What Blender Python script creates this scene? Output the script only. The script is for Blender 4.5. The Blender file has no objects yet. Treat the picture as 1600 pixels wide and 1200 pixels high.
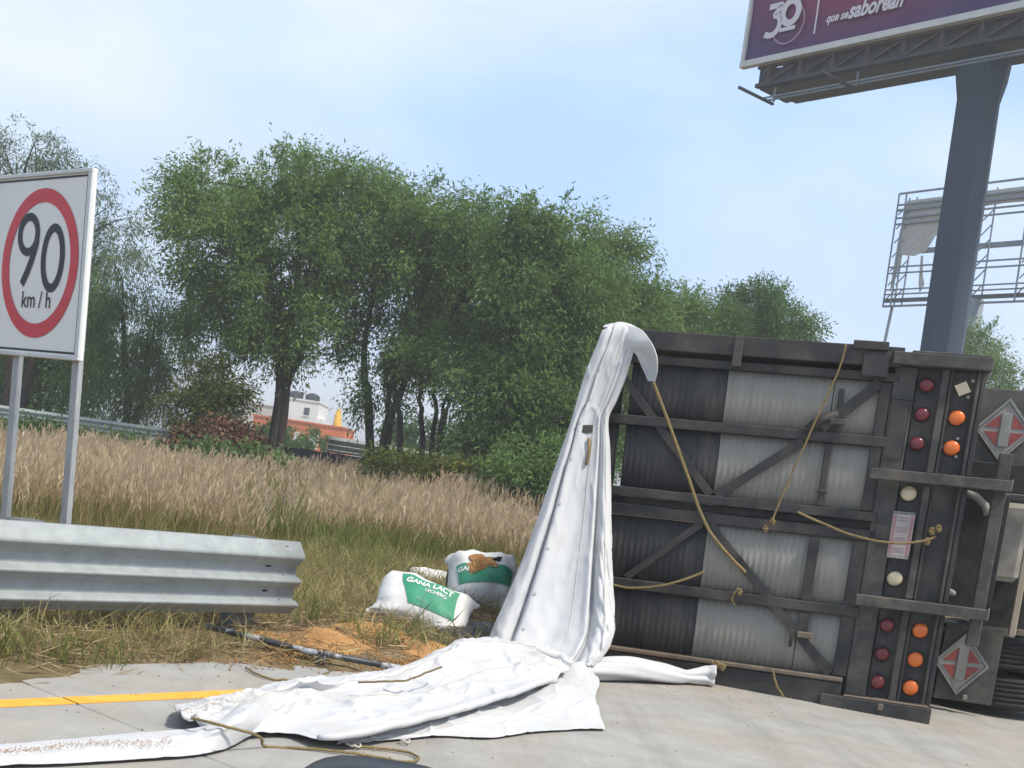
import bpy, bmesh, math, random
import numpy as np
from mathutils import Vector, Matrix

SC = bpy.context.scene
COL = SC.collection
rng = np.random.default_rng(7)
random.seed(7)
rad = math.radians

# ------------------------------------------------------------------ camera
CAM_H, FPX, PCX, PCY, ROLL = 1.25, 1943.0, 776.0, 761.0, rad(8.4)
cam_d = bpy.data.cameras.new('camera')
cam = bpy.data.objects.new('camera', cam_d)
COL.objects.link(cam)
cam_d.sensor_width = 36.0
cam_d.lens = FPX / 1600 * 36.0
cam_d.shift_x = (800 - PCX) / 1600
cam_d.shift_y = (PCY - 600) / 1600
cam_d.clip_start = 0.05
cam_d.clip_end = 4000
cam.matrix_world = Matrix.Translation((0, 0, CAM_H)) @ Matrix.Rotation(rad(90), 4, 'X') @ Matrix.Rotation(ROLL, 4, 'Z')
SC.camera = cam

# ------------------------------------------------------------------ sky, sun, exposure
SUN_HEAD, SUN_EL = rad(127), rad(58)
wd = bpy.data.worlds.new('World')
SC.world = wd
wd.use_nodes = True
wn, wl = wd.node_tree.nodes, wd.node_tree.links
wn.clear()
w_out = wn.new('ShaderNodeOutputWorld')
w_bg = wn.new('ShaderNodeBackground')
w_sky = wn.new('ShaderNodeTexSky')
w_sky.sky_type = 'NISHITA'
w_sky.sun_disc = False
w_sky.sun_elevation = SUN_EL
w_sky.sun_rotation = SUN_HEAD
w_sky.air_density = 1.0
w_sky.dust_density = 1.2
w_sky.ozone_density = 1.6
w_tc = wn.new('ShaderNodeTexCoord')
w_map = wn.new('ShaderNodeMapping')
w_map.inputs['Scale'].default_value = (1.0, 1.0, 2.6)
w_map.inputs['Rotation'].default_value = (0, 0, 0.3)
w_map.inputs['Location'].default_value = (7.7, 3.3, 0.1)
w_n = wn.new('ShaderNodeTexNoise')
w_n.inputs['Scale'].default_value = 1.5
w_n.inputs['Detail'].default_value = 7
w_n.inputs['Roughness'].default_value = 0.52
w_n.inputs['Distortion'].default_value = 0.35
w_r = wn.new('ShaderNodeValToRGB')
w_r.color_ramp.elements[0].position = 0.36
w_r.color_ramp.elements[0].color = (0.0, 0.0, 0.0, 1)
w_r.color_ramp.elements[1].position = 0.60
w_r.color_ramp.elements[1].color = (0.85, 0.85, 0.85, 1)
w_mix = wn.new('ShaderNodeMixRGB')
w_n2 = wn.new('ShaderNodeTexNoise')
w_n2.inputs['Scale'].default_value = 3.2
w_n2.inputs['Detail'].default_value = 5
w_cc = wn.new('ShaderNodeValToRGB')
w_cc.color_ramp.elements[0].position = 0.3
w_cc.color_ramp.elements[0].color = (3.3, 3.7, 4.1, 1)
w_cc.color_ramp.elements[1].position = 0.7
w_cc.color_ramp.elements[1].color = (4.1, 4.35, 4.7, 1)
wl.new(w_tc.outputs['Generated'], w_map.inputs['Vector'])
wl.new(w_map.outputs['Vector'], w_n.inputs['Vector'])
wl.new(w_map.outputs['Vector'], w_n2.inputs['Vector'])
wl.new(w_n.outputs['Fac'], w_r.inputs['Fac'])
wl.new(w_n2.outputs['Fac'], w_cc.inputs['Fac'])
wl.new(w_r.outputs['Color'], w_mix.inputs['Fac'])
w_sep = wn.new('ShaderNodeSeparateXYZ')
w_hz = wn.new('ShaderNodeValToRGB')
for pos, c in ((0.0, (5.2, 5.1, 5.5)), (0.10, (3.6, 4.2, 5.2)), (0.30, (2.3, 3.35, 5.0)), (1.0, (1.9, 2.8, 4.5))):
    el_ = w_hz.color_ramp.elements[0] if pos == 0 else (w_hz.color_ramp.elements[1] if pos == 1.0 else w_hz.color_ramp.elements.new(pos))
    el_.color = (*c, 1)
w_veil = wn.new('ShaderNodeMixRGB'); w_veil.inputs['Fac'].default_value = 0.75
wl.new(w_tc.outputs['Generated'], w_sep.inputs['Vector']); wl.new(w_sep.outputs['Z'], w_hz.inputs['Fac'])
wl.new(w_sky.outputs['Color'], w_veil.inputs['Color1']); wl.new(w_hz.outputs['Color'], w_veil.inputs['Color2'])
wl.new(w_veil.outputs['Color'], w_mix.inputs['Color1'])
wl.new(w_cc.outputs['Color'], w_mix.inputs['Color2'])
wl.new(w_mix.outputs['Color'], w_bg.inputs['Color'])
w_bg.inputs['Strength'].default_value = 0.14
wl.new(w_bg.outputs['Background'], w_out.inputs['Surface'])

sun_d = bpy.data.lights.new('sun', 'SUN')
sun_d.energy = 2.4
sun_d.angle = rad(7.0)
sun_d.color = (1.0, 0.93, 0.82)
sun = bpy.data.objects.new('sun', sun_d)
COL.objects.link(sun)
SDIR = Vector((math.sin(SUN_HEAD) * math.cos(SUN_EL), math.cos(SUN_HEAD) * math.cos(SUN_EL), math.sin(SUN_EL)))
sun.rotation_euler = SDIR.to_track_quat('Z', 'Y').to_euler()
sun.location = (0, 0, 30)

SC.view_settings.view_transform = 'Standard'
SC.view_settings.look = 'None'
SC.view_settings.gamma = 1.0
SC.view_settings.exposure = 0.86
SC.view_settings.use_curve_mapping = False

# ------------------------------------------------------------------ frames of reference
cR, sR = math.cos(ROLL), math.sin(ROLL)
ORI = np.array([0, 0, CAM_H])
def ray(px, py):
    dx, dy = px - PCX, PCY - py
    return np.array([dx * cR - dy * sR, FPX, dx * sR + dy * cR]) / FPX
def at_z(px, py, z=0.0):
    r = ray(px, py)
    return ORI + r * ((z - CAM_H) / r[2])
def at_y(px, py, Y):
    return ORI + ray(px, py) * Y
ROAD_H = rad(39.4)
RD = np.array([math.sin(ROAD_H), math.cos(ROAD_H), 0.0])     # along the road
RL = np.array([-math.cos(ROAD_H), math.sin(ROAD_H), 0.0])    # to its left
def RC(a, q, z=0.0):
    return RD * a + RL * q + np.array([0, 0, z])

# ------------------------------------------------------------------ noise
def _hash(ix, iy, s):
    h = np.sin(ix * 127.1 + iy * 311.7 + s * 74.7) * 43758.5453
    return h - np.floor(h)
def vnoise(x, y, s=0):
    ix, iy = np.floor(x), np.floor(y)
    fx, fy = x - ix, y - iy
    fx, fy = fx * fx * (3 - 2 * fx), fy * fy * (3 - 2 * fy)
    a, b = _hash(ix, iy, s), _hash(ix + 1, iy, s)
    c, d = _hash(ix, iy + 1, s), _hash(ix + 1, iy + 1, s)
    return a + (b - a) * fx + (c - a) * fy + (a - b - c + d) * fx * fy
def fbm(x, y, s=0, o=4):
    r, amp, t = 0, 0.5, 0
    for k in range(o):
        r = r + amp * vnoise(x * 2 ** k, y * 2 ** k, s + k)
        t += amp
        amp *= 0.5
    return r / t
def sstep(a, b, x):
    t = np.clip((x - a) / (b - a), 0, 1)
    return t * t * (3 - 2 * t)

# ------------------------------------------------------------------ materials
MATS = {}
def mat(name, c1, c2=None, rough=0.6, scale=6.0, metal=0.0, bump=0.0, bscale=None, c3=None, s3=2.0, lo=0.45, hi=0.7,
        world=False, detail=6, spec=0.5, stretch=None, trans=0.0, coat=0.0, rvar=0.0, fac3=0.85):
    m = bpy.data.materials.new(name)
    m.use_nodes = True
    n, l = m.node_tree.nodes, m.node_tree.links
    b = n['Principled BSDF']
    b.inputs['Roughness'].default_value = rough
    b.inputs['Metallic'].default_value = metal
    b.inputs['Specular IOR Level'].default_value = spec
    if coat:
        b.inputs['Coat Weight'].default_value = coat
    if world:
        g = n.new('ShaderNodeNewGeometry'); vec = g.outputs['Position']
    else:
        g = n.new('ShaderNodeTexCoord'); vec = g.outputs['Object']
    if stretch:
        mp = n.new('ShaderNodeMapping'); mp.inputs['Scale'].default_value = stretch
        l.new(vec, mp.inputs['Vector']); vec = mp.outputs['Vector']
    def noise(sc, d=detail):
        t = n.new('ShaderNodeTexNoise'); t.inputs['Scale'].default_value = sc; t.inputs['Detail'].default_value = d
        t.inputs['Roughness'].default_value = 0.62
        l.new(vec, t.inputs['Vector']); return t
    col = None
    n1 = noise(scale)
    if c2 is not None:
        r = n.new('ShaderNodeValToRGB')
        r.color_ramp.elements[0].position = 0.32; r.color_ramp.elements[0].color = (*c1, 1)
        r.color_ramp.elements[1].position = 0.68; r.color_ramp.elements[1].color = (*c2, 1)
        l.new(n1.outputs['Fac'], r.inputs['Fac']); col = r.outputs['Color']
    if c3 is not None:
        n3 = noise(s3, 8)
        r3 = n.new('ShaderNodeValToRGB')
        r3.color_ramp.elements[0].position = lo; r3.color_ramp.elements[0].color = (0, 0, 0, 1)
        r3.color_ramp.elements[1].position = hi; r3.color_ramp.elements[1].color = (fac3, fac3, fac3, 1)
        mx = n.new('ShaderNodeMixRGB')
        l.new(n3.outputs['Fac'], r3.inputs['Fac']); l.new(r3.outputs['Color'], mx.inputs['Fac'])
        if col is not None: l.new(col, mx.inputs['Color1'])
        else: mx.inputs['Color1'].default_value = (*c1, 1)
        mx.inputs['Color2'].default_value = (*c3, 1)
        col = mx.outputs['Color']
    if col is not None: l.new(col, b.inputs['Base Color'])
    else: b.inputs['Base Color'].default_value = (*c1, 1)
    if rvar:
        mr = n.new('ShaderNodeMapRange'); mr.inputs['To Min'].default_value = max(0.05, rough - rvar); mr.inputs['To Max'].default_value = min(1, rough + rvar)
        l.new(n1.outputs['Fac'], mr.inputs['Value']); l.new(mr.outputs['Result'], b.inputs['Roughness'])
    if bump:
        nb = noise(bscale or scale * 3, 5)
        bp = n.new('ShaderNodeBump'); bp.inputs['Strength'].default_value = bump; bp.inputs['Distance'].default_value = 0.02
        l.new(nb.outputs['Fac'], bp.inputs['Height']); l.new(bp.outputs['Normal'], b.inputs['Normal'])
    MATS[name] = m
    return m

def leaf_mat(name, ca, cb, cc=None, trans=0.35, rough=0.55):
    """leaf colour varies leaf by leaf (attribute tint)"""
    m = bpy.data.materials.new(name); m.use_nodes = True
    n, l = m.node_tree.nodes, m.node_tree.links
    b = n['Principled BSDF']; b.inputs['Roughness'].default_value = rough; b.inputs['Specular IOR Level'].default_value = 0.2
    a = n.new('ShaderNodeAttribute'); a.attribute_name = 'tint'
    r = n.new('ShaderNodeValToRGB')
    r.color_ramp.elements[0].color = (*ca, 1); r.color_ramp.elements[1].color = (*cb, 1)
    if cc is not None:
        e = r.color_ramp.elements.new(0.93); e.color = (*cb, 1)
        r.color_ramp.elements[-1].color = (*cc, 1)
        r.color_ramp.elements[0].position = 0.05
    l.new(a.outputs['Fac'], r.inputs['Fac']); l.new(r.outputs['Color'], b.inputs['Base Color'])
    t = n.new('ShaderNodeBsdfTranslucent'); l.new(r.outputs['Color'], t.inputs['Color'])
    mx = n.new('ShaderNodeMixShader'); mx.inputs['Fac'].default_value = trans
    l.new(b.outputs['BSDF'], mx.inputs[1]); l.new(t.outputs['BSDF'], mx.inputs[2])
    l.new(mx.outputs['Shader'], n['Material Output'].inputs['Surface'])
    MATS[name] = m
    return m

# ------------------------------------------------------------------ mesh helpers
def tag(o, label=None, cat=None, group=None, kind=None):
    if label: o['label'] = label
    if cat: o['category'] = cat
    if group: o['group'] = group
    if kind: o['kind'] = kind
    return o
def empty(name, loc=(0, 0, 0), mw=None):
    o = bpy.data.objects.new(name, None); COL.objects.link(o)
    o.empty_display_size = 0.2
    if mw is not None: o.matrix_world = mw
    else: o.location = loc
    return o
def link(name, me, m=None, parent=None, smooth=False):
    if m is not None and not me.materials: me.materials.append(MATS[m] if isinstance(m, str) else m)
    o = bpy.data.objects.new(name, me); COL.objects.link(o)
    if parent is not None: o.parent = parent
    if smooth: me.polygons.foreach_set('use_smooth', [True] * len(me.polygons))
    return o
def np_mesh(name, V, F, tint=None):
    """fast mesh from (n,3) vertices and (m,k) faces"""
    me = bpy.data.meshes.new(name)
    V = np.asarray(V, dtype=np.float32); F = np.asarray(F, dtype=np.int32)
    me.vertices.add(len(V)); me.vertices.foreach_set('co', V.ravel())
    k = F.shape[1]
    me.loops.add(F.size); me.loops.foreach_set('vertex_index', F.ravel())
    me.polygons.add(len(F)); me.polygons.foreach_set('loop_start', np.arange(0, F.size, k, dtype=np.int32))
    if tint is not None:
        at = me.attributes.new('tint', 'FLOAT', 'POINT'); at.data.foreach_set('value', np.asarray(tint, dtype=np.float32))
    me.update(calc_edges=True); me.validate()
    return me
class MB:
    def __init__(s, fn=None): s.v, s.f, s.fn = [], [], fn
    def add(s, vs, fs):
        o = len(s.v)
        s.v += [tuple(p) for p in vs]; s.f += [tuple(i + o for i in f) for f in fs]
        return s
    def box(s, x0, x1, y0, y1, z0, z1, ch=0.0):
        """box with optional chamfer"""
        if ch <= 0:
            vs = [(x, y, z) for x in (x0, x1) for y in (y0, y1) for z in (z0, z1)]
            return s.add(vs, [(0, 1, 3, 2), (4, 6, 7, 5), (0, 4, 5, 1), (2, 3, 7, 6), (0, 2, 6, 4), (1, 5, 7, 3)])
        bm = bmesh.new()
        bmesh.ops.create_cube(bm, size=1)
        for v in bm.verts:
            v.co = Vector(((x0 + x1) / 2 + v.co.x * (x1 - x0), (y0 + y1) / 2 + v.co.y * (y1 - y0), (z0 + z1) / 2 + v.co.z * (z1 - z0)))
        bmesh.ops.bevel(bm, geom=bm.edges[:], offset=ch, segments=1, affect='EDGES', profile=0.5)
        bm.verts.ensure_lookup_table()
        vs = [v.co[:] for v in bm.verts]; fs = [tuple(v.index for v in f.verts) for f in bm.faces]
        bm.free()
        return s.add(vs, fs)
    def bar(s, p0, p1, w, h, up=(0, -1, 0)):
        """rectangular bar between two points; h along up"""
        p0, p1, up = Vector(p0), Vector(p1), Vector(up)
        d = (p1 - p0).normalized(); sd = d.cross(up).normalized(); u2 = sd.cross(d).normalized()
        vs = []
        for p in (p0, p1):
            for a, b in ((-1, -1), (1, -1), (1, 1), (-1, 1)):
                vs.append(p + sd * (a * w / 2) + u2 * (b * h / 2))
        return s.add(vs, [(3, 2, 1, 0), (4, 5, 6, 7), (0, 1, 5, 4), (1, 2, 6, 5), (2, 3, 7, 6), (3, 0, 4, 7)])
    def tube(s, pts, r, n=8, cap=True):
        pts = [Vector(p) for p in pts]; rs = r if isinstance(r, (list, tuple)) else [r] * len(pts)
        o = []; prev = None
        for i, p in enumerate(pts):
            d = (pts[min(i + 1, len(pts) - 1)] - pts[max(i - 1, 0)])
            d = d.normalized() if d.length > 1e-9 else Vector((0, 0, 1))
            ref = prev if prev is not None else (Vector((0, 0, 1)) if abs(d.z) < 0.9 else Vector((1, 0, 0)))
            sx = (ref - d * ref.dot(d))
            sx = sx.normalized() if sx.length > 1e-6 else d.orthogonal().normalized()
            prev = sx; sy = d.cross(sx)
            o += [p + (sx * math.cos(2 * math.pi * k / n) + sy * math.sin(2 * math.pi * k / n)) * rs[i] for k in range(n)]
        fs = []
        for i in range(len(pts) - 1):
            for k in range(n):
                a, b = i * n + k, i * n + (k + 1) % n
                fs.append((a, b, b + n, a + n))
        if cap:
            fs.append(tuple(range(n - 1, -1, -1))); fs.append(tuple((len(pts) - 1) * n + k for k in range(n)))
        return s.add(o, fs)
    def disc(s, c, ax, r, h, n=20, r2=None):
        c, ax = Vector(c), Vector(ax).normalized()
        return s.tube([c, c + ax * h], [r, r2 if r2 is not None else r], n)
    def build(s, name, m, parent=None, smooth=False):
        v = [s.fn(*p) for p in s.v] if s.fn else s.v
        me = bpy.data.meshes.new(name); me.from_pydata(v, [], s.f); me.update()
        return link(name, me, m, parent, smooth)
def ribbon(pts, w, closed=False):
    """flat stroke in 2-D: returns 2-D verts, faces; w may vary"""
    n = len(pts); ws = w if isinstance(w, (list, tuple)) else [w] * n
    v, f = [], []
    for i, p in enumerate(pts):
        a = pts[(i - 1) % n] if closed or i > 0 else pts[i]
        b = pts[(i + 1) % n] if closed or i < n - 1 else pts[i]
        dx, dy = b[0] - a[0], b[1] - a[1]; L = math.hypot(dx, dy) or 1
        nx, ny = -dy / L, dx / L
        v += [(p[0] + nx * ws[i] / 2, p[1] + ny * ws[i] / 2), (p[0] - nx * ws[i] / 2, p[1] - ny * ws[i] / 2)]
    for i in range(n if closed else n - 1):
        j = (i + 1) % n
        f.append((2 * i, 2 * i + 1, 2 * j + 1, 2 * j))
    return v, f
def text_mesh(body, size=1.0, shear=0.0, bold=0.0, sx=1.0):
    c = bpy.data.curves.new('lettering', 'FONT'); c.body = body; c.size = size; c.shear = shear; c.offset = bold
    c.align_x = 'CENTER'; c.align_y = 'CENTER'; c.resolution_u = 4
    o = bpy.data.objects.new('lettering', c); COL.objects.link(o)
    dg = bpy.context.evaluated_depsgraph_get()
    me = o.evaluated_get(dg).to_mesh()
    v = [(p.co.x * sx, p.co.y) for p in me.vertices]; f = [tuple(q.vertices) for q in me.polygons]
    o.evaluated_get(dg).to_mesh_clear()
    bpy.data.objects.remove(o); bpy.data.curves.remove(c)
    return v, f
def catmull(P, m):
    """P (n,3) control points to m points along a Catmull-Rom curve"""
    P = np.asarray(P, float); n = len(P)
    t = np.linspace(0, n - 1, m); i = np.minimum(t.astype(int), n - 2); f = (t - i)[:, None]
    p0, p1, p2, p3 = P[np.maximum(i - 1, 0)], P[i], P[i + 1], P[np.minimum(i + 2, n - 1)]
    return 0.5 * (2 * p1 + (p2 - p0) * f + (2 * p0 - 5 * p1 + 4 * p2 - p3) * f ** 2 + (3 * p1 - p0 - 3 * p2 + p3) * f ** 3)
def surf(rows, nu, nv):
    """grid of control points (r,c,3) to smooth (nv,nu,3)"""
    rows = np.asarray(rows, float)
    a = np.stack([catmull(r, nu) for r in rows])
    return np.stack([catmull(a[:, k], nv) for k in range(nu)], axis=1)
def grid_faces(nv, nu):
    i = np.arange(nv * nu).reshape(nv, nu)
    return np.stack([i[:-1, :-1], i[:-1, 1:], i[1:, 1:], i[1:, :-1]], -1).reshape(-1, 4)
def sheet(name, G, m, parent, thick=0.004):
    nv, nu = G.shape[:2]
    me = np_mesh(name, G.reshape(-1, 3), grid_faces(nv, nu))
    o = link(name, me, m, parent, True)
    sm = o.modifiers.new('thickness', 'SOLIDIFY'); sm.thickness = thick; sm.offset = 0
    return o

# ------------------------------------------------------------------ materials used
mat('concrete', (0.30, 0.295, 0.28), (0.385, 0.38, 0.365), 0.9, 3.0, bump=0.25, bscale=60, c3=(0.36, 0.29, 0.21), s3=0.6, lo=0.46, hi=0.72, world=True, spec=0.25, fac3=0.8)
def streaks(m, colour, scale, fac, lo, hi):
    """worn marks running along the road"""
    n, l = m.node_tree.nodes, m.node_tree.links
    b = n['Principled BSDF']; src = b.inputs['Base Color'].links[0].from_socket
    g = n.new('ShaderNodeNewGeometry'); mp = n.new('ShaderNodeMapping'); mp.vector_type = 'POINT'
    mp.inputs['Rotation'].default_value = (0, 0, ROAD_H); mp.inputs['Scale'].default_value = scale
    t = n.new('ShaderNodeTexNoise'); t.inputs['Scale'].default_value = 1.0; t.inputs['Detail'].default_value = 8; t.inputs['Roughness'].default_value = 0.7
    r = n.new('ShaderNodeValToRGB'); r.color_ramp.elements[0].position = lo; r.color_ramp.elements[0].color = (0, 0, 0, 1)
    r.color_ramp.elements[1].position = hi; r.color_ramp.elements[1].color = (fac, fac, fac, 1)
    mx = n.new('ShaderNodeMixRGB'); mx.inputs['Color2'].default_value = (*colour, 1)
    l.new(g.outputs['Position'], mp.inputs['Vector']); l.new(mp.outputs['Vector'], t.inputs['Vector']); l.new(t.outputs['Fac'], r.inputs['Fac'])
    l.new(r.outputs['Color'], mx.inputs['Fac']); l.new(src, mx.inputs['Color1']); l.new(mx.outputs['Color'], b.inputs['Base Color'])
streaks(MATS['concrete'], (0.21, 0.205, 0.195), (3.0, 0.22, 1), 0.55, 0.50, 0.75)
streaks(MATS['concrete'], (0.50, 0.485, 0.46), (7.0, 0.6, 1), 0.3, 0.56, 0.74)
streaks(MATS['concrete'], (0.22, 0.21, 0.195), (26.0, 26.0, 1), 0.5, 0.56, 0.70)
mat('soil', (0.13, 0.09, 0.055), (0.27, 0.20, 0.125), 0.95, 2.2, bump=0.6, bscale=14, c3=(0.09, 0.10, 0.035), s3=0.5, lo=0.45, hi=0.7, world=True, spec=0.1)
mat('paint_yellow', (0.72, 0.33, 0.035), (0.85, 0.46, 0.07), 0.75, 9, c3=(0.42, 0.36, 0.27), s3=5, lo=0.58, hi=0.72, world=True, spec=0.3, fac3=0.6)
mat('galvanised', (0.27, 0.30, 0.305), (0.36, 0.39, 0.395), 0.55, 9, metal=0.12, bump=0.04, bscale=40, c3=(0.27, 0.26, 0.24), s3=3, lo=0.5, hi=0.8, rvar=0.12, world=True, fac3=0.5)
mat('galvanised_post', (0.30, 0.32, 0.325), (0.44, 0.455, 0.46), 0.55, 6, metal=0.3, stretch=(4, 4, 0.8), world=True)
mat('post_dark', (0.085, 0.09, 0.093), (0.15, 0.155, 0.155), 0.7, 6, world=True)
mat('dark_hole', (0.012, 0.012, 0.013), rough=0.9)
mat('sign_white', (0.76, 0.77, 0.74), (0.82, 0.82, 0.79), 0.5, 2.0)
mat('sign_red', (0.55, 0.022, 0.035), (0.62, 0.04, 0.05), 0.45, 3)
mat('sign_black', (0.012, 0.014, 0.018), rough=0.5)
mat('alu_edge', (0.55, 0.58, 0.58), (0.66, 0.68, 0.67), 0.5, 6, metal=0.2)
mat('black_paint', (0.016, 0.017, 0.019), (0.036, 0.036, 0.037), 0.68, 7, c3=(0.10, 0.085, 0.066), s3=3.4, lo=0.46, hi=0.76, bump=0.12, bscale=25, rvar=0.15)
mat('black_sheet', (0.026, 0.028, 0.033), (0.044, 0.045, 0.049), 0.7, 3, c3=(0.12, 0.108, 0.09), s3=1.6, lo=0.48, hi=0.8, stretch=(3, 3, 0.6), rvar=0.12)
mat('grey_sheet', (0.255, 0.248, 0.222), (0.29, 0.282, 0.255), 0.85, 2.6, c3=(0.20, 0.175, 0.135), s3=2.3, lo=0.5, hi=0.85, fac3=0.45, stretch=(3, 3, 0.6), rvar=0.1)
mat('dusty_paint', (0.036, 0.036, 0.036), (0.078, 0.074, 0.067), 0.75, 7, c3=(0.155, 0.13, 0.10), s3=3.5, lo=0.5, hi=0.8, bump=0.15, bscale=22)
mat('brown_lip', (0.11, 0.085, 0.065), (0.19, 0.15, 0.115), 0.8, 7)
mat('lamp_red', (0.105, 0.010, 0.016), (0.17, 0.016, 0.024), 0.3, 14, coat=0.3)
mat('lamp_orange', (0.62, 0.12, 0.014), (0.72, 0.17, 0.022), 0.3, 14, coat=0.3)
mat('lamp_white', (0.56, 0.48, 0.32), (0.64, 0.56, 0.38), 0.35, 14, coat=0.3)
mat('rubber', (0.011, 0.011, 0.012), (0.030, 0.029, 0.028), 0.85, 9, c3=(0.07, 0.065, 0.055), s3=4, lo=0.5, hi=0.8)
mat('flap_rubber', (0.045, 0.045, 0.045), (0.085, 0.082, 0.075), 0.8, 6, c3=(0.13, 0.12, 0.10), s3=3, lo=0.45, hi=0.8)
mat('rim_steel', (0.25, 0.25, 0.24), (0.36, 0.35, 0.33), 0.5, 6, metal=0.3)
mat('dusty_steel', (0.20, 0.19, 0.165), (0.33, 0.31, 0.27), 0.65, 5, metal=0.1, c3=(0.14, 0.11, 0.08), s3=4, lo=0.5, hi=0.8)
mat('tan_steel', (0.30, 0.25, 0.185), (0.40, 0.34, 0.26), 0.65, 5)
mat('placard_metal', (0.20, 0.205, 0.19), (0.30, 0.30, 0.28), 0.6, 8, metal=0.2)
mat('placard_white', (0.25, 0.24, 0.22), (0.33, 0.32, 0.30), 0.6, 8)
mat('placard_red', (0.26, 0.045, 0.042), (0.33, 0.075, 0.068), 0.6, 8)
mat('plate_face', (0.34, 0.30, 0.295), (0.43, 0.39, 0.38), 0.5, 10)
mat('plate_ink', (0.26, 0.20, 0.21), (0.34, 0.26, 0.27), 0.6, 10)
mat('plate_pink', (0.30, 0.15, 0.165), (0.36, 0.20, 0.21), 0.6, 10)
mat('tarp', (0.51, 0.52, 0.535), (0.585, 0.59, 0.60), 0.75, 1.6, bump=0.10, bscale=16, c3=(0.44, 0.40, 0.34), s3=1.7, lo=0.52, hi=0.78, spec=0.2, fac3=0.5, world=True)
mat('tarp_back', (0.45, 0.43, 0.39), (0.54, 0.52, 0.48), 0.55, 2.0, bump=0.2, bscale=8, world=True)
mat('rope', (0.20, 0.145, 0.065), (0.33, 0.245, 0.11), 0.9, 40, bump=0.8, bscale=120)
mat('rope_dirty', (0.17, 0.125, 0.07), (0.28, 0.21, 0.11), 0.9, 40, bump=0.8, bscale=120)
mat('bag_white', (0.62, 0.62, 0.61), (0.72, 0.72, 0.71), 0.6, 4, bump=0.45, bscale=9, c3=(0.47, 0.43, 0.37), s3=2.6, lo=0.5, hi=0.8, fac3=0.6)
mat('bag_green', (0.022, 0.24, 0.135), (0.045, 0.30, 0.175), 0.6, 5, bump=0.3, bscale=9, c3=(0.13, 0.33, 0.25), s3=4, lo=0.5, hi=0.8)
mat('bag_print', (0.70, 0.72, 0.70), rough=0.6)
mat('bag_faint', (0.20, 0.42, 0.31), rough=0.6)
mat('grain', (0.44, 0.225, 0.085), (0.62, 0.365, 0.155), 0.9, 70, bump=0.9, bscale=110, world=True, spec=0.2, c3=(0.33, 0.17, 0.07), s3=6, lo=0.5, hi=0.75)
mat('pipe_black', (0.015, 0.017, 0.022), (0.05, 0.055, 0.065), 0.42, 7, c3=(0.45, 0.47, 0.50), s3=5, lo=0.55, hi=0.62)
mat('bark', (0.020, 0.016, 0.012), (0.065, 0.052, 0.040), 0.95, 8, bump=0.7, bscale=18, stretch=(2, 2, 0.4))
mat('mono_blue', (0.042, 0.066, 0.096), (0.056, 0.084, 0.118), 0.8, 1.2, stretch=(1, 1, 0.25))
mat('truss_dark', (0.040, 0.050, 0.062), (0.070, 0.074, 0.080), 0.75, 2, c3=(0.10, 0.065, 0.055), s3=1.2, lo=0.55, hi=0.85, fac3=0.5)
mat('truss_rust', (0.085, 0.062, 0.058), (0.13, 0.095, 0.085), 0.8, 2)
mat('truss_grey', (0.15, 0.185, 0.22), (0.22, 0.255, 0.29), 0.6, 3)
mat('board_frame', (0.58, 0.58, 0.56), (0.68, 0.67, 0.65), 0.6, 3)
mat('board_print', (0.72, 0.66, 0.68), rough=0.6)
mat('board_thin', (0.42, 0.24, 0.34), rough=0.6)
mat('torn_canvas', (0.40, 0.40, 0.37), (0.50, 0.49, 0.46), 0.7, 2, c3=(0.34, 0.22, 0.17), s3=1.5, lo=0.55, hi=0.8)
mat('white_wall', (0.74, 0.73, 0.70), (0.80, 0.79, 0.77), 0.85, 0.6)
mat('brick_wall', (0.56, 0.13, 0.035), (0.68, 0.18, 0.05), 0.85, 0.5)
mat('pale_wall', (0.50, 0.49, 0.45), (0.60, 0.58, 0.54), 0.85, 0.5)
mat('window_dark', (0.05, 0.06, 0.07), rough=0.2)
mat('tank_black', (0.015, 0.018, 0.024), rough=0.5)
mat('yellow_tower', (0.75, 0.42, 0.03), (0.82, 0.52, 0.06), 0.7, 0.8)
mat('dry_brush', (0.10, 0.045, 0.022), (0.26, 0.125, 0.06), 0.9, 5)
mat('car_black', (0.012, 0.013, 0.016), (0.02, 0.021, 0.024), 0.35, 6)
mat('mirror_glass', (0.55, 0.57, 0.6), rough=0.05, metal=1.0)
leaf_mat('leaf_green', (0.105, 0.185, 0.048), (0.235, 0.350, 0.105), (0.34, 0.43, 0.15), trans=0.42)
leaf_mat('leaf_dark', (0.085, 0.160, 0.042), (0.195, 0.305, 0.092), (0.29, 0.38, 0.13), trans=0.42)
leaf_mat('leaf_willow', (0.090, 0.155, 0.050), (0.19, 0.29, 0.105), (0.29, 0.35, 0.16), trans=0.42)
leaf_mat('leaf_pale', (0.11, 0.160, 0.095), (0.22, 0.28, 0.185), (0.28, 0.31, 0.21))
leaf_mat('leaf_yellow', (0.070, 0.100, 0.020), (0.17, 0.19, 0.040), (0.36, 0.27, 0.07))
leaf_mat('leaf_weed', (0.045, 0.105, 0.025), (0.10, 0.20, 0.05), (0.16, 0.26, 0.07))
leaf_mat('leaf_dead', (0.075, 0.042, 0.025), (0.20, 0.11, 0.058), (0.31, 0.18, 0.09), trans=0.1)
leaf_mat('grass_blade', (0.17, 0.185, 0.06), (0.37, 0.33, 0.14), (0.52, 0.43, 0.22), trans=0.4)
leaf_mat('grass_green', (0.13, 0.165, 0.04), (0.27, 0.285, 0.095), (0.40, 0.37, 0.15), trans=0.4)
leaf_mat('grass_plume', (0.52, 0.39, 0.26), (0.74, 0.60, 0.41), (0.84, 0.72, 0.51), trans=0.5)
leaf_mat('straw', (0.22, 0.155, 0.08), (0.48, 0.37, 0.205), (0.55, 0.44, 0.25), trans=0.15)

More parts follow.
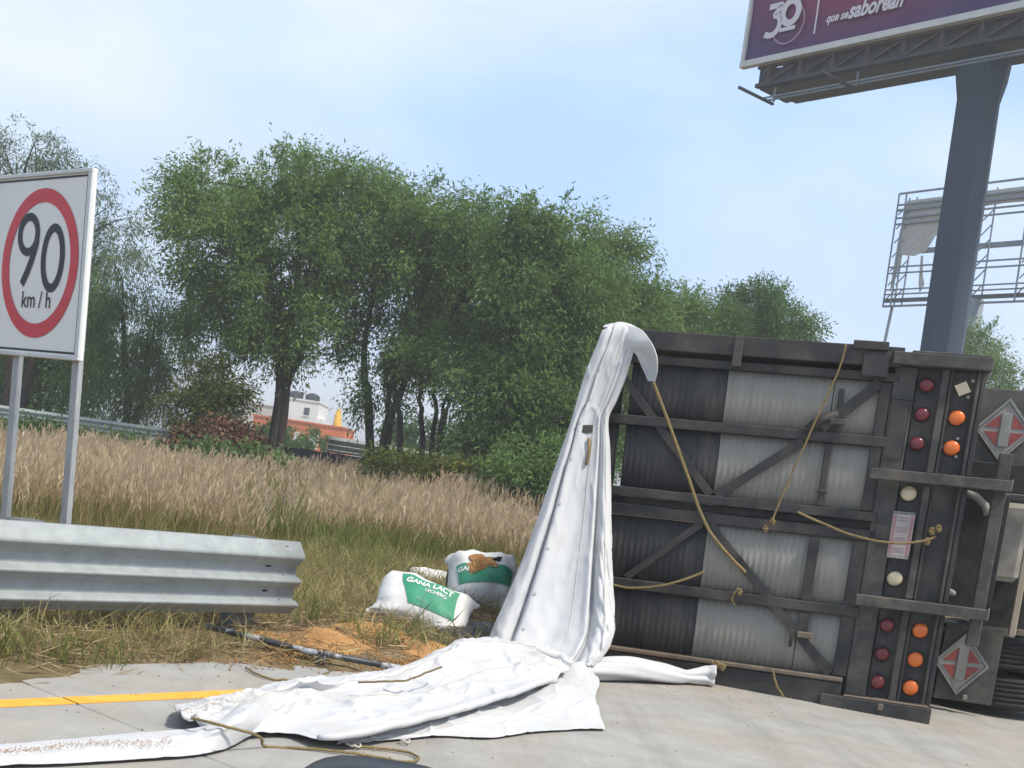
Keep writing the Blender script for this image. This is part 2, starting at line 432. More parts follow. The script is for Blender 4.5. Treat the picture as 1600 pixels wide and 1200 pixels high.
# ================================================================== SETTING
def terrain_z(a, q):
    n1 = fbm(a * 0.9, q * 0.9, 3, 4); n2 = fbm(a * 3.1, q * 3.1, 9, 3)
    edge = 5.62 + (fbm(a * 0.7, a * 0 + 2.2, 5, 3) - 0.5) * 1.1 + 0.1 * np.sin(a * 1.7)
    edge = edge + (fbm(a * 6.0, q * 6.0, 12, 3) - 0.5) * 0.45
    z = -0.06 + 0.066 * sstep(edge - 0.45, edge + 0.05, q) + 0.05 * sstep(edge, edge + 0.5, q)
    z = z + 0.08 * sstep(6.0, 12.0, q) + 0.05 * sstep(12, 20, q) + 0.95 * sstep(27.5, 34.0, q) + np.clip(0.035 * (a - 12), 0, 0.4) * sstep(12, 18, q) * (1 - sstep(28, 34, q))
    z = z + sstep(5.7, 6.3, q) * ((n1 - 0.5) * 0.14 + (n2 - 0.5) * 0.05)
    far = sstep(40, 90, q)
    z = z * (1 - far) + far * 0.9
    lo = sstep(-9.3, -10.2, q)
    return z + lo * 0.16
def ground_z(P):
    P = np.asarray(P, float)
    return terrain_z(P @ RD, P @ RL)
gq = np.concatenate([[-400, -150, -60, -30, -16, -11, -10, -9.2], np.arange(5.0, 8.0, 0.07), np.arange(8.0, 14, 0.2), np.arange(14, 30, 0.5), [32, 36, 40, 50, 65, 80, 110, 160, 260, 500, 1200]])
ga = np.concatenate([[-1200, -400, -150, -60, -30, -15, -8, -5], np.arange(-3, 14, 0.12), np.arange(14, 34, 0.5), [36, 40, 46, 55, 70, 100, 160, 300, 600, 1500]])
AA, QQ = np.meshgrid(ga, gq)
GZ = terrain_z(AA, QQ)
GP = AA[..., None] * RD + QQ[..., None] * RL
GP[..., 2] = GZ
ground = link('ground', np_mesh('ground', GP.reshape(-1, 3), grid_faces(*AA.shape)), 'soil', None, True)
tag(ground, kind='structure')

road = empty('road'); tag(road, kind='structure')
SLW, SLL = 3.65, 4.5
smb = MB().box(-SLL / 2 + 0.005, SLL / 2 - 0.005, -SLW / 2 + 0.005, SLW / 2 - 0.005, -0.22, 0.0, 0.006)
slab_me = None
for i in range(-7, 16):
    for j in range(4):
        a0, q0 = 3.25 + SLL * (i + 0.5), 5.75 - SLW * (j + 0.5)
        if slab_me is None:
            o = smb.build('concrete_slab', 'concrete', road); slab_me = o.data
        else:
            o = link('concrete_slab', slab_me, None, road)
        o.location = RC(a0, q0, 0); o.rotation_euler.z = rad(90) - ROAD_H
jf = MB()
jf.box(-80, 90, -9.0, 5.8, -0.26, -0.06)
o = jf.build('joint_filler', 'soil', road); o.rotation_euler.z = rad(90) - ROAD_H
YLQ = 4.98
for i in range(-7, 16):
    m = MB().box(-SLL / 2 + 0.006, SLL / 2 - 0.006, -0.065, 0.065, 0.001, 0.004)
    o = m.build('lane_line', 'paint_yellow', road); o.location = RC(3.25 + SLL * (i + 0.5), YLQ, 0); o.rotation_euler.z = rad(90) - ROAD_H

# ================================================================== GUARDRAIL
RZ = rad(90) - ROAD_H       # local x along the road, local y to its left
prof = [(.668, .004), (.660, .016), (.580, .076), (.566, .083), (.556, .080), (.508, .022), (.498, .012), (.488, .009), (.438, .009), (.428, .016), (.408, .076), (.400, .083), (.390, .080), (.350, .022), (.341, .012), (.331, .009), (.273, .009), (.264, .016), (.246, .076), (.238, .083), (.228, .080), (.188, .022), (.178, .012), (.166, .010)]
def rail_beam(name, x0, x1, parent, m='galvanised', scale=1.0, segs=24, sag=0.0):
    xs = np.linspace(x0, x1, segs); V = []
    for x in xs:
        for z, d in prof:
            V.append((x, -d * scale + 0.006 * math.sin(x * 2.1), z * scale + 0.004 * math.sin(x * 1.3 + 1)))
    me = np_mesh(name, V, grid_faces(len(xs), len(prof)))
    o = link(name, me, m, parent, True)
    s = o.modifiers.new('thickness', 'SOLIDIFY'); s.thickness = 0.006; s.offset = 0
    return o
gr = empty('guardrail'); gr.location = RC(0, 6.5, 0); gr.rotation_euler.z = RZ
tag(gr, 'galvanised three-ridge steel guardrail ending below the speed limit sign', 'guardrail')
beam = rail_beam('rail_beam', -2.0, 5.86, gr)
for x in (0.2, 2.0, 3.86, 5.50):
    p = MB()
    p.box(x - 0.09, x + 0.09, 0.03, 0.19, -0.4, 0.672, 0.012)
    p.build('post', 'post_dark', gr)
    MB().box(x - 0.06, x + 0.06, 0.0, 0.028, 0.22, 0.6).build('spacer_block', 'galvanised_post', gr)
def hole(x, z, w, h):
    m = MB(); n = 10
    # oval slot, slightly proud of the steel
    d = np.interp(z, [p[0] for p in prof][::-1], [p[1] for p in prof][::-1])
    c = [(x + w / 2 * math.cos(2 * math.pi * k / n), -d - 0.008, z + h / 2 * math.sin(2 * math.pi * k / n)) for k in range(n)]
    m.add(c + [(p[0], p[1] + 0.012, p[2]) for p in c], [tuple(range(n))] + [(k, k + n, (k + 1) % n + n, (k + 1) % n) for k in range(n)])
    m.build('bolt_slot', 'dark_hole', gr)
for x, z in ((5.48, .635), (5.72, .635), (5.50, .428), (5.74, .428), (5.49, .262), (5.73, .262)): hole(x, z, 0.034, 0.016)
for x, z in ((5.60, .495), (5.60, .325)): hole(x, z, 0.055, 0.015)

# ================================================================== SPEED LIMIT SIGN
sg_head = ROAD_H
sx = np.array([math.cos(sg_head), -math.sin(sg_head), 0]); sy = np.array([math.sin(sg_head), math.cos(sg_head), 0])
Rt = RC(4.86, 8.02, 0)
sign_mw = Matrix(((sx[0], sy[0], 0, Rt[0]), (sx[1], sy[1], 0, Rt[1]), (0, 0, 1, 0), (0, 0, 0, 1)))
sgn = empty('speed_limit_sign')
sgn.matrix_world = Matrix.Translation((0, 0, 0.3)) @ sign_mw
def skew(x, y, z): return (x - (z - 2.1) * 0.125, y, z)      # the whole sign has been pushed sideways
tag(sgn, 'tilted white 90 km/h speed limit sign with red ring on two steel posts', 'sign')
PX0, PX1, PZ0, PZ1 = -1.37, 0.0, 1.40, 2.79       # plate in its own frame (right edge near x = 0)
MB(skew).box(PX0, PX1, 0.0, 0.03, PZ0, PZ1, 0.006).build('plate', 'sign_white', sgn)
for b in ((PX0, PX1, PZ0, PZ0 + 0.03), (PX0, PX1, PZ1 - 0.03, PZ1), (PX0, PX0 + 0.03, PZ0 + 0.03, PZ1 - 0.03), (PX1 - 0.05, PX1, PZ0 + 0.03, PZ1 - 0.03)):
    MB(skew).box(b[0], b[1], -0.018, -0.001, b[2], b[3], 0.004).build('edge_trim', 'alu_edge', sgn)
def flat(name, v, f, m, parent, y=-0.004, org=(0, 0)):
    return MB(skew).add([(p[0] + org[0], y, p[1] + org[1]) for p in v], f).build(name, m, parent)
bx0, bx1, bz0, bz1 = PX0 + 0.045, PX1 - 0.07, PZ0 + 0.05, PZ1 - 0.05
v, f = ribbon([(bx0, bz0), (bx1, bz0), (bx1, bz1), (bx0, bz1)], 0.022, True)
flat('border_line', v, f, 'sign_black', sgn, -0.003)
SCX, SCZ = -0.645, 2.105
ell = lambda rx, rz, n=64: [(rx * math.cos(2 * math.pi * k / n), rz * math.sin(2 * math.pi * k / n)) for k in range(n)]
v, f = ribbon(ell(0.478, 0.510), 0.105, True)
flat('red_ring', v, f, 'sign_red', sgn, -0.005, (SCX, SCZ))
# the figures 9 and 0
nine = [(0.125 * math.cos(t) * 1.0, 0.135 * math.sin(t) + 0.125) for t in np.linspace(0, 2 * math.pi, 28, endpoint=False)]
v, f = ribbon(nine, 0.062, True)
tail = [(0.125, 0.125), (0.122, 0.06), (0.10, 0.0), (0.065, -0.08), (0.02, -0.16), (-0.045, -0.255)]
v2, f2 = ribbon(tail, [0.062, 0.064, 0.066, 0.068, 0.068, 0.066])
flat('figure_nine', v, f, 'sign_black', sgn, -0.005, (SCX - 0.175, SCZ + 0.09))
flat('figure_nine', v2, f2, 'sign_black', sgn, -0.006, (SCX - 0.175, SCZ + 0.09))
v, f = ribbon(ell(0.128, 0.225, 36), 0.064, True)
flat('figure_zero', v, f, 'sign_black', sgn, -0.005, (SCX + 0.185, SCZ + 0.035))
v, f = text_mesh('km / h', 0.175, 0, 0.001, 0.92)
flat('unit_lettering', v, f, 'sign_black', sgn, -0.005, (SCX - 0.0, SCZ - 0.285))
for px_ in (-0.11, -0.93):
    p = MB(skew); p.box(px_ - 0.045, px_ + 0.045, 0.034, 0.075, -1.2, 2.6, 0.005)
    p.build('post', 'galvanised_post', sgn)
for z_ in (1.65, 2.5):
    MB(skew).box(PX0 + 0.15, PX1 - 0.08, 0.0305, 0.0335, z_ - 0.03, z_ + 0.03).build('back_rail', 'galvanised_post', sgn)

# ================================================================== OVERTURNED TRAILER
TA = at_z(1445, 1128)
trl = empty('overturned_trailer')
trl.location = TA; trl.rotation_euler = (0, rad(-2.2), rad(-16))
tag(trl, 'black truck trailer overturned on its side, rear doors towards the viewer', 'truck trailer')
bpy.context.view_layer.update()
TM = np.array(trl.matrix_world)
def rack(x, y, z):
    return (x + z * (0.064 + 0.026 * min(x, 0.3)), y, z)      # the wreck is racked a little to the right
def TW(x, y, z):
    p = np.array([*rack(x, y, z), 1.0]); return (TM @ p)[:3]
def tb(name, m, *boxes, ch=0.006, parent=None):
    b = MB(rack)
    for q in boxes: b.box(*q, ch)
    return b.build(name, m, parent or trl)
# body behind the doors: open-topped (the open side faces left), deck on the right
tb('side_wall', 'black_paint', (-2.66, -0.42, 0.09, 9.0, 0.012, 0.06))
tb('side_wall', 'black_paint', (-2.66, -0.42, 0.09, 9.0, 2.665, 2.715))
tb('headboard', 'black_paint', (-2.6, -0.45, 8.9, 9.0, 0.07, 2.66))
for k in range(9):
    tb('deck_plank', 'dusty_paint', (-0.52, -0.44, 0.12, 8.88, 0.075 + k * 0.287, 0.075 + k * 0.287 + 0.277))
for k in range(10):
    tb('wall_stake', 'black_paint', (-2.6, -0.45, 0.5 + k * 0.9, 0.58 + k * 0.9, 2.716, 2.77))
for z in (0.80, 1.80):
    tb('chassis_rail', 'dusty_paint', (-0.43, -0.05, 0.06, 9.2, z - 0.07, z + 0.07))
for k in range(8):
    tb('cross_member', 'dusty_paint', (-0.42, -0.30, 0.9 + k, 0.98 + k, 0.075, 2.66))
# outer frame of the rear
tb('side_beam', 'black_paint', (-2.70, -0.55, -0.075, 0.085, 2.585, 2.735))
tb('side_beam', 'black_paint', (-2.66, -0.56, -0.035, 0.08, 2.478, 2.545))
tb('side_beam', 'black_paint', (-2.72, -0.62, -0.07, 0.085, 0.0, 0.205))
tb('bottom_lip', 'brown_lip', (-2.68, -0.62, -0.095, -0.02, 0.212, 0.243))
tb('corner_post', 'black_paint', (-2.72, -2.655, -0.05, 0.085, 0.25, 2.47))
tb('hinge_plate', 'dusty_paint', (-1.72, -1.655, -0.095, -0.076, 2.50, 2.735))
tb('gusset', 'black_paint', (-0.90, -0.66, -0.10, -0.03, 2.70, 2.765))
tb('gusset', 'black_paint', (-0.82, -0.64, -0.09, -0.03, 2.50, 2.69))
# doors: rails, posts, braces
tb('door_rail', 'black_paint', (-2.64, -0.58, -0.045, 0.05, 1.985, 2.062))
tb('door_rail', 'black_paint', (-2.64, -0.56, -0.05, 0.05, 1.425, 1.495))
tb('door_rail', 'black_paint', (-2.64, -0.56, -0.03, 0.05, 1.275, 1.36))
tb('door_rail', 'black_paint', (-2.64, -0.58, -0.045, 0.05, 0.70, 0.778))
tb('door_skin', 'rubber', (-2.445, -0.60, 0.034, 0.044, 1.497, 2.476))
tb('door_skin', 'rubber', (-2.655, -0.60, 0.034, 0.044, 0.247, 1.273))
tb('flap_dark_fill', 'rubber', (0.0, 0.62, 0.60, 0.62, 1.765, 1.99))  # added plate, blacks out the see-through gap under the upper flap
tb('door_seam', 'rubber', (-2.64, -0.56, 0.0, 0.045, 1.361, 1.424))
tb('frame_dark_fill', 'rubber', (-0.015, 0.335, 0.30, 0.33, 0.885, 1.735))  # added plate, makes the interior between lights and chassis dark
tb('door_post', 'black_paint', (-0.70, -0.60, -0.03, 0.06, 0.25, 1.27))
tb('door_post', 'black_paint', (-0.68, -0.60, -0.03, 0.06, 1.50, 2.47))
tb('lock_rod', 'black_paint', (-0.99, -0.945, -0.035, 0.0, 1.50, 1.98), (-1.005, -0.93, -0.045, -0.034, 1.60, 1.625))
tb('lock_rod', 'black_paint', (-0.95, -0.915, -0.035, 0.0, 2.07, 2.40))
tb('lock_rod', 'black_paint', (-1.005, -0.93, -0.04, 0.0, 0.78, 1.25))
tb('lock_rod', 'black_paint', (-1.00, -0.92, -0.04, 0.0, 0.48, 0.69))
tb('lock_handle', 'dusty_paint', (-0.98, -0.87, -0.085, -0.036, 2.12, 2.165))
tb('lock_handle', 'brown_lip', (-0.99, -0.88, -0.085, -0.036, 0.50, 0.545))
tb('lock_handle', 'black_paint', (-1.045, -1.02, -0.06, -0.02, 0.42, 0.55))
def brace(p0, p1, w=0.065, y=-0.022, m='black_paint'):
    b = MB(rack); b.bar((p0[0], y, p0[1]), (p1[0], y, p1[1]), w, 0.04); return b.build('brace', m, trl)
brace((-0.68, 2.47), (-1.03, 2.085), 0.075); brace((-1.15, 1.98), (-1.71, 1.50))
br = MB(rack); br.tube([(-0.93, -0.05, 2.20), (-1.05, -0.05, 2.15), (-1.12, -0.05, 2.07)], 0.035, 8); br.build('brace', 'black_paint', trl, True)
brace((-2.55, 2.40), (-1.76, 1.50), 0.06, -0.012)
brace((-1.74, 1.27), (-0.72, 0.26), 0.065)
brace((-1.80, 1.27), (-2.32, 0.785), 0.055, -0.012)
# corrugated sheets, ribs upright in the picture
def corrugated(x0, x1, z0, z1, m, name, period=0.046, depth=0.0035, y0=0.012):
    n = max(1, round((x1 - x0) / period)); p = (x1 - x0) / n; xs = []
    for k in range(n):
        b = x0 + k * p
        xs += [(b, 0), (b + 0.30 * p, 0), (b + 0.42 * p, depth), (b + 0.86 * p, depth)]
    xs.append((x1, 0))
    zz = [z0, (z0 + z1) / 2, z1]
    V = [rack(x, y0 + d, z) for z in zz for x, d in xs]
    me = np_mesh(name, V, grid_faces(len(zz), len(xs)))
    o = link(name, me, m, trl)
    s = o.modifiers.new('thickness', 'SOLIDIFY'); s.thickness = 0.004; s.offset = 0
    return o
for z0, z1 in ((2.064, 2.476), (1.497, 1.983)):
    corrugated(-2.654, -2.505, z0, z1, 'black_sheet', 'black_panel')
    corrugated(-2.450, -1.748, z0, z1, 'black_sheet', 'black_panel')
    corrugated(-1.742, -0.99, z0, z1, 'grey_sheet', 'grey_panel')
    corrugated(-0.984, -0.60, z0, z1, 'grey_sheet', 'grey_panel', depth=0.002)
for z0, z1 in ((0.780, 1.273), (0.245, 0.698)):
    corrugated(-2.654, -1.758, z0, z1, 'black_sheet', 'black_panel')
    corrugated(-1.752, -1.0, z0, z1, 'grey_sheet', 'grey_panel')
    corrugated(-0.994, -0.61, z0, z1, 'grey_sheet', 'grey_panel', depth=0.002)
# rear light panel (was under the doors), now upright at the right
tb('rear_sill', 'dusty_paint', (-0.595, -0.445, -0.03, 0.05, 0.125, 2.60))
tb('sill_patch', 'black_paint', (-0.585, -0.46, -0.037, -0.031, 1.90, 2.35))
tb('sill_patch', 'dusty_paint', (-0.56, -0.45, -0.04, -0.031, 1.30, 1.42))
tb('light_panel', 'black_paint', (-0.44, -0.02, 0.0, 0.03, 0.125, 2.60))
for x0, x1, mm in ((-0.282, -0.232, 'dusty_paint'), (-0.226, -0.205, 'black_paint'), (-0.052, -0.028, 'dusty_paint'), (-0.022, 0.012, 'black_paint')):
    for z0, z1 in ((0.125, 0.795), (0.885, 1.735), (1.825, 2.60)):
        tb('upright_channel', mm, (x0, x1, -0.045, 0.0, z0, z1))
tb('end_beam', 'dusty_paint', (-0.62, 0.03, -0.11, 0.09, 2.605, 2.70))
tb('end_beam', 'dusty_paint', (-0.50, 0.0, -0.06, 0.10, 2.703, 2.722))
tb('end_beam', 'black_paint', (-0.76, 0.025, -0.11, 0.09, 0.0, 0.112))
tb('beam_lip', 'brown_lip', (-0.60, 0.0, -0.10, -0.04, 0.113, 0.126))
tb('beam_bolt', 'brown_lip', (-0.35, -0.31, -0.125, -0.11, 0.05, 0.10))
tb('bumper_arm', 'dusty_paint', (-0.66, 0.275, -0.16, -0.05, 1.74, 1.82))
tb('bumper_arm', 'dusty_paint', (-0.62, 0.275, -0.16, -0.05, 0.80, 0.88))
tb('arm_end', 'dusty_steel', (0.277, 0.285, -0.155, -0.055, 1.745, 1.83))
tb('arm_end', 'dusty_steel', (0.277, 0.285, -0.155, -0.055, 0.805, 0.89))
tb('bumper_bar', 'dusty_paint', (0.18, 0.265, -0.045, 0.05, 0.60, 2.02))
def lamp(x, z, m, r=0.056, name='lamp'):
    b = MB(rack); b.disc((x, 0.0, z), (0, -1, 0), r * 1.18, 0.012, 20); o = b.build('lamp_seat', 'rubber', trl)
    b = MB(rack); b.tube([(x, -0.0125, z), (x, -0.03, z), (x, -0.042, z), (x, -0.047, z)], [r, r * 0.97, r * 0.75, r * 0.3], 20)
    return b.build(name, m, o, True)
for z in (2.475, 2.255, 2.035, 0.672, 0.455, 0.243):
    lamp(-0.372, z, 'lamp_red', 0.051, 'red_lens')
for z in (2.250, 2.025, 0.664, 0.447, 0.236):
    lamp(-0.140, z, 'lamp_orange', 0.056, 'orange_lens')
lamp(-0.372, 1.660, 'lamp_white', 0.055, 'white_lens'); lamp(-0.372, 1.022, 'lamp_white', 0.055, 'white_lens')
# broken lamp, its square socket showing
b = MB(rack); b.bar((-0.17, -0.03, 2.445), (-0.10, -0.03, 2.485), 0.085, 0.04); sk = b.build('broken_lamp_socket', 'lamp_white', trl)
for dx, dz in ((-0.215, 2.478), (-0.09, 2.41), (-0.075, 2.53)):
    MB(rack).disc((dx, -0.003, dz), (0, -1, 0), 0.013, 0.02, 10).build('socket_screw', 'placard_metal', sk)
for dx, dz in ((-0.11, 2.10), (-0.21, 2.03), (-0.10, 1.965)):
    MB(rack).disc((dx, -0.002, dz), (0, -1, 0), 0.011, 0.02, 10).build('screw', 'placard_metal', trl)
# number plate with its lines of characters turned on end
pl = tb('number_plate', 'plate_face', (-0.455, -0.305, -0.062, -0.050, 1.19, 1.505), ch=0.004)
tb('plate_bracket', 'placard_metal', (-0.457, -0.303, -0.068, -0.048, 1.507, 1.522), parent=pl)
tb('plate_bracket', 'placard_metal', (-0.457, -0.303, -0.068, -0.048, 1.172, 1.188), parent=pl)
for zc in (1.24, 1.315, 1.39, 1.465):
    tb('plate_character', 'plate_ink', (-0.415, -0.345, -0.0655, -0.0625, zc - 0.018, zc - 0.006), (-0.415, -0.345, -0.0655, -0.0625, zc + 0.006, zc + 0.016), ch=0.0, parent=pl)
for x0 in (-0.448, -0.332):
    tb('plate_band', 'plate_pink', (x0, x0 + 0.02, -0.0652, -0.0624, 1.20, 1.495), ch=0.0, parent=pl)
# mud flaps with placard holders
def flap(z0, z1, x0, x1, cz, cx, half):
    fl = tb('mud_flap', 'flap_rubber', (x0, x1, 0.90, 0.915, z0, z1), ch=0.004)
    def dia(r, y, m, name, thick=0.02, w=None):
        hx, hz = r * 0.92, r * 1.12
        pts = [(hx, 0), (0, hz), (-hx, 0), (0, -hz)]
        b = MB(rack)
        if w:
            k = (r - w) / r
            V = [(cx + p[0], y, cz + p[1]) for p in pts] + [(cx + p[0] * k, y, cz + p[1] * k) for p in pts]
            V += [(a, y + thick, c) for a, _, c in V[:8]]
            F = []
            for i in range(4):
                j = (i + 1) % 4
                F += [(i, j, j + 4, i + 4), (i, i + 8, j + 8, j), (i + 4, j + 4, j + 12, i + 12)]
            b.add(V, F)
        else:
            V = [(cx + p[0], y, cz + p[1]) for p in pts] + [(cx + p[0], y + thick, cz + p[1]) for p in pts]
            b.add(V, [(0, 1, 2, 3), (0, 4, 5, 1), (1, 5, 6, 2), (2, 6, 7, 3), (3, 7, 4, 0)])
        return b.build(name, m, fl)
    dia(half, 0.872, 'placard_metal', 'placard_frame', 0.025, 0.028)
    dia(half * 0.86, 0.884, 'placard_white', 'placard_back', 0.014)
    h = half * 0.80
    for sxx in (-1, 1):
        for szz in (-1, 1):
            b = MB(rack)
            a0, a1 = 0.24 * h, 0.78 * h
            V = [(cx + sxx * a0, 0.8795, cz + szz * 0.10 * h), (cx + sxx * a1, 0.8795, cz + szz * 0.10 * h), (cx + sxx * a0, 0.8795, cz + szz * 0.70 * h)]
            V += [(a, 0.8835, c) for a, _, c in V]
            b.add(V, [(0, 1, 2), (3, 5, 4), (0, 3, 4, 1), (1, 4, 5, 2), (2, 5, 3, 0)]); b.build('placard_wedge', 'placard_red', fl)
    tb('placard_slat', 'placard_metal', (cx - 0.2 * h, cx + 0.2 * h, 0.872, 0.883, cz - 0.72 * h, cz + 0.72 * h), ch=0.003, parent=fl)
    tb('placard_latch', 'dusty_steel', (cx + 0.05, cx + 0.085, 0.85, 0.885, cz - half * 1.24, cz - half * 1.07), ch=0.003, parent=fl)
flap(1.93, 2.60, 0.02, 0.56, 2.275, 0.265, 0.232)
flap(0.085, 0.70, 0.10, 0.535, 0.385, 0.262, 0.225)
# wheels: axle lies along z, tyres seen from behind
def wheel(xc, yc, z0, z1, R=0.50):
    w = tb('wheel', 'rim_steel', (xc - 0.1, xc + 0.1, yc - 0.1, yc + 0.1, z0 + 0.02, z1 - 0.02))
    n = 40; prof_t = [(z0 + 0.02, 0.30), (z0, 0.38), (z0 + 0.02, 0.46), (z0 + 0.045, 0.495)]
    g = (z1 - z0 - 0.09) / 5
    for k in range(5):
        b0 = z0 + 0.045 + k * g
        prof_t += [(b0 + 0.004, 0.50), (b0 + g - 0.018, 0.50), (b0 + g - 0.014, 0.484), (b0 + g - 0.004, 0.484)]
    prof_t += [(z1 - 0.045, 0.50), (z1 - 0.02, 0.46), (z1, 0.38), (z1 - 0.02, 0.30)]
    V = [rack(xc + r * R / 0.5 * math.cos(2 * math.pi * k / n), yc + r * R / 0.5 * math.sin(2 * math.pi * k / n), z) for z, r in prof_t for k in range(n)]
    F = [(i * n + k, i * n + (k + 1) % n, (i + 1) * n + (k + 1) % n, (i + 1) * n + k) for i in range(len(prof_t) - 1) for k in range(n)]
    link('tyre', np_mesh('tyre', V, F), 'rubber', w)
    b = MB(rack); b.disc((xc, yc, z0 + 0.05), (0, 0, 1), 0.31, z1 - z0 - 0.1, 28); b.build('rim', 'rim_steel', w, False)
for yc in (1.55, 2.85):
    for z0 in (0.035, 0.345, 2.055, 2.365):
        wheel(0.60, yc, z0, z0 + 0.285)
    b = MB(rack); b.tube([(0.60, yc, 0.06), (0.60, yc, 2.62)], 0.075, 14); b.build('axle', 'dusty_steel', trl, True)
    for z in (0.80, 1.80):
        tb('spring_pack', 'dusty_paint', (0.44, 0.53, yc - 0.55, yc + 0.55, z - 0.045, z + 0.045))
        tb('spring_hanger', 'dusty_paint', (-0.05, 0.45, yc - 0.55, yc - 0.46, z - 0.05, z + 0.05))
tb('tool_box', 'dusty_steel', (0.335, 0.545, 0.72, 0.99, 1.08, 1.70), ch=0.04)
tb('box_strap', 'tan_steel', (0.55, 0.60, 0.76, 0.82, 0.66, 1.66))
tb('frame_angle', 'dusty_paint', (0.27, 0.325, 0.55, 0.62, 0.70, 1.735))
tb('frame_angle', 'dusty_paint', (0.30, 0.70, 0.60, 0.68, 1.715, 1.76))
tb('cross_tube', 'tan_steel', (0.30, 1.2, 1.10, 1.16, 0.66, 0.70))
tb('cross_tube', 'dusty_steel', (0.30, 1.2, 0.86, 0.91, 1.745, 1.775))
tb('inner_dark_fill', 'rubber', (0.30, 0.92, 1.00, 1.02, 0.71, 1.74))  # added plate, darkens the background around the grey box
tb('bracket', 'dusty_steel', (0.235, 0.285, 0.20, 0.28, 0.60, 0.79))
tb('bracket', 'dusty_steel', (0.24, 0.28, 0.20, 0.28, 1.84, 2.02))
b = MB(rack); b.tube([(0.02, 0.3, 1.72), (0.10, 0.3, 1.70), (0.17, 0.3, 1.64), (0.20, 0.3, 1.57)], 0.03, 10); b.build('air_hose', 'dusty_steel', trl, True)
b = MB(rack); b.tube([(0.02, 0.25, 0.97), (0.12, 0.4, 0.93), (0.22, 0.5, 0.95)], 0.025, 10); b.build('air_hose', 'dusty_steel', trl, True)
b = MB(rack); b.tube([(0.10, 0.5, 0.9), (0.16, 0.7, 1.1), (0.12, 0.6, 1.4), (0.18, 0.7, 1.7)], 0.018, 8); b.build('air_hose', 'rubber', trl, True)
tb('kingpin_plate', 'dusty_paint', (-0.40, -0.33, 6.5, 8.2, 0.87, 1.73))
for z in (0.85, 1.75):
    tb('landing_leg', 'dusty_steel', (-0.3, 0.75, 5.2, 5.32, z - 0.06, z + 0.06))

# ================================================================== TARPAULIN
tp = empty('tarpaulin', tuple(TW(-2.4, -1.0, 0))); TPI = -np.array(TW(-2.4, -1.0, 0))
tag(tp, 'white vinyl tarpaulin hanging off the trailer corner and crumpled over the road', 'tarpaulin')
NW = (TM @ np.array([0, 1, 0, 0]))[:3]
def hang(px, py, w):
    r = ray(px, py); p0 = TA + NW * w
    t = np.dot(p0 - ORI, NW) / np.dot(r, NW)
    return ORI + r * t
fr = [0, .09, .16, .20, .225, .36, .52, .68, .755, .79, .87, .95, 1.0]
wo = [.03, -.03, -.005, .03, -.045, -.02, .005, -.012, -.035, .03, -.03, -.01, .04]
hr = [(505, 952, 996, .16, .4), (506, 944, 1000, .02, .5), (516, 940, 1002, -.09, .7), (545, 930, 992, -.12, .8), (585, 914, 980, -.14, .9), (625, 902, 964, -.17, .95), (655, 893, 951, -.20, 1.0), (700, 878, 953, -.26, 1.05), (760, 857, 955, -.35, 1.1), (820, 837, 957, -.46, 1.2), (880, 815, 959, -.58, 1.3), (940, 790, 962, -.72, 1.4), (985, 770, 963, -.86, 1.5), (1015, 759, 952, -1.0, 1.5), (1040, 752, 932, -1.15, 1.2)]
rows = []
for k, (py, xl, xr, w, s) in enumerate(hr):
    r = []
    for c, (f_, o_) in enumerate(zip(fr, wo)):
        f2 = f_
        if py < 640 and 1 <= c <= 4: f2 = f_ * 1.35
        dy = (-0.02 * (py - 500) / 500) * (f_ - 0.5) * 60
        if py < 520: dy += 9 * f_ * f_ - 5 * math.sin(math.pi * f_) + 3 * (1 - f_)
        p = hang(xl + (xr - xl) * f2, py + dy, w + o_ * s * (0.35 + 0.65 * min(1, max(0, (py - 600) / 260))))
        r.append(p)
    rows.append(r)
G = surf(rows, 110, 170)
vv, uu = np.meshgrid(np.linspace(0, 1, 170), np.linspace(0, 1, 110), indexing='ij')
wr = (fbm(uu * 5, vv * 5, 21, 3) - 0.5) * 0.02 + (1 - np.abs(2 * fbm(uu * 5 + vv * 3, vv * 9 - uu * 2, 31, 3) - 1)) * 0.045 * sstep(0.45, 0.95, vv)
wr = wr + (1 - np.abs(2 * fbm(uu * 3.2 + vv * 5, vv * 6.5 - uu * 3.5, 47, 3) - 1)) ** 6 * 0.012
cr = (1 - np.abs(2 * fbm(uu * 16 - vv * 14, vv * 10, 37, 3) - 1)) ** 2 * 0.05 * sstep(0.72, 0.85, uu) * sstep(0.5, 0.75, vv)
G = G - NW * (wr + cr)[..., None]
HG = G.copy()
sheet('hanging_sheet', G + TPI, 'tarp', tp)
# eyelets along the hanging front edge and a welded seam down the panel
for r_ in range(46, 150, 14):
    c = G[r_, 39] + TPI - NW * 0.010; b = MB()
    b.tube([tuple(c + np.array([0.008 * math.cos(t), 0, 0.010 * math.sin(t)])) for t in np.linspace(0, 2 * math.pi, 13)], 0.003, 5); b.build('eyelet', 'tarp_back', tp, True)
for c_ in (60, 96):
    b = MB(); b.tube([tuple(G[r_, c_] + TPI - NW * 0.003) for r_ in range(30, 166, 3)], 0.0035, 5); b.build('seam', 'tarp_back', tp, True)
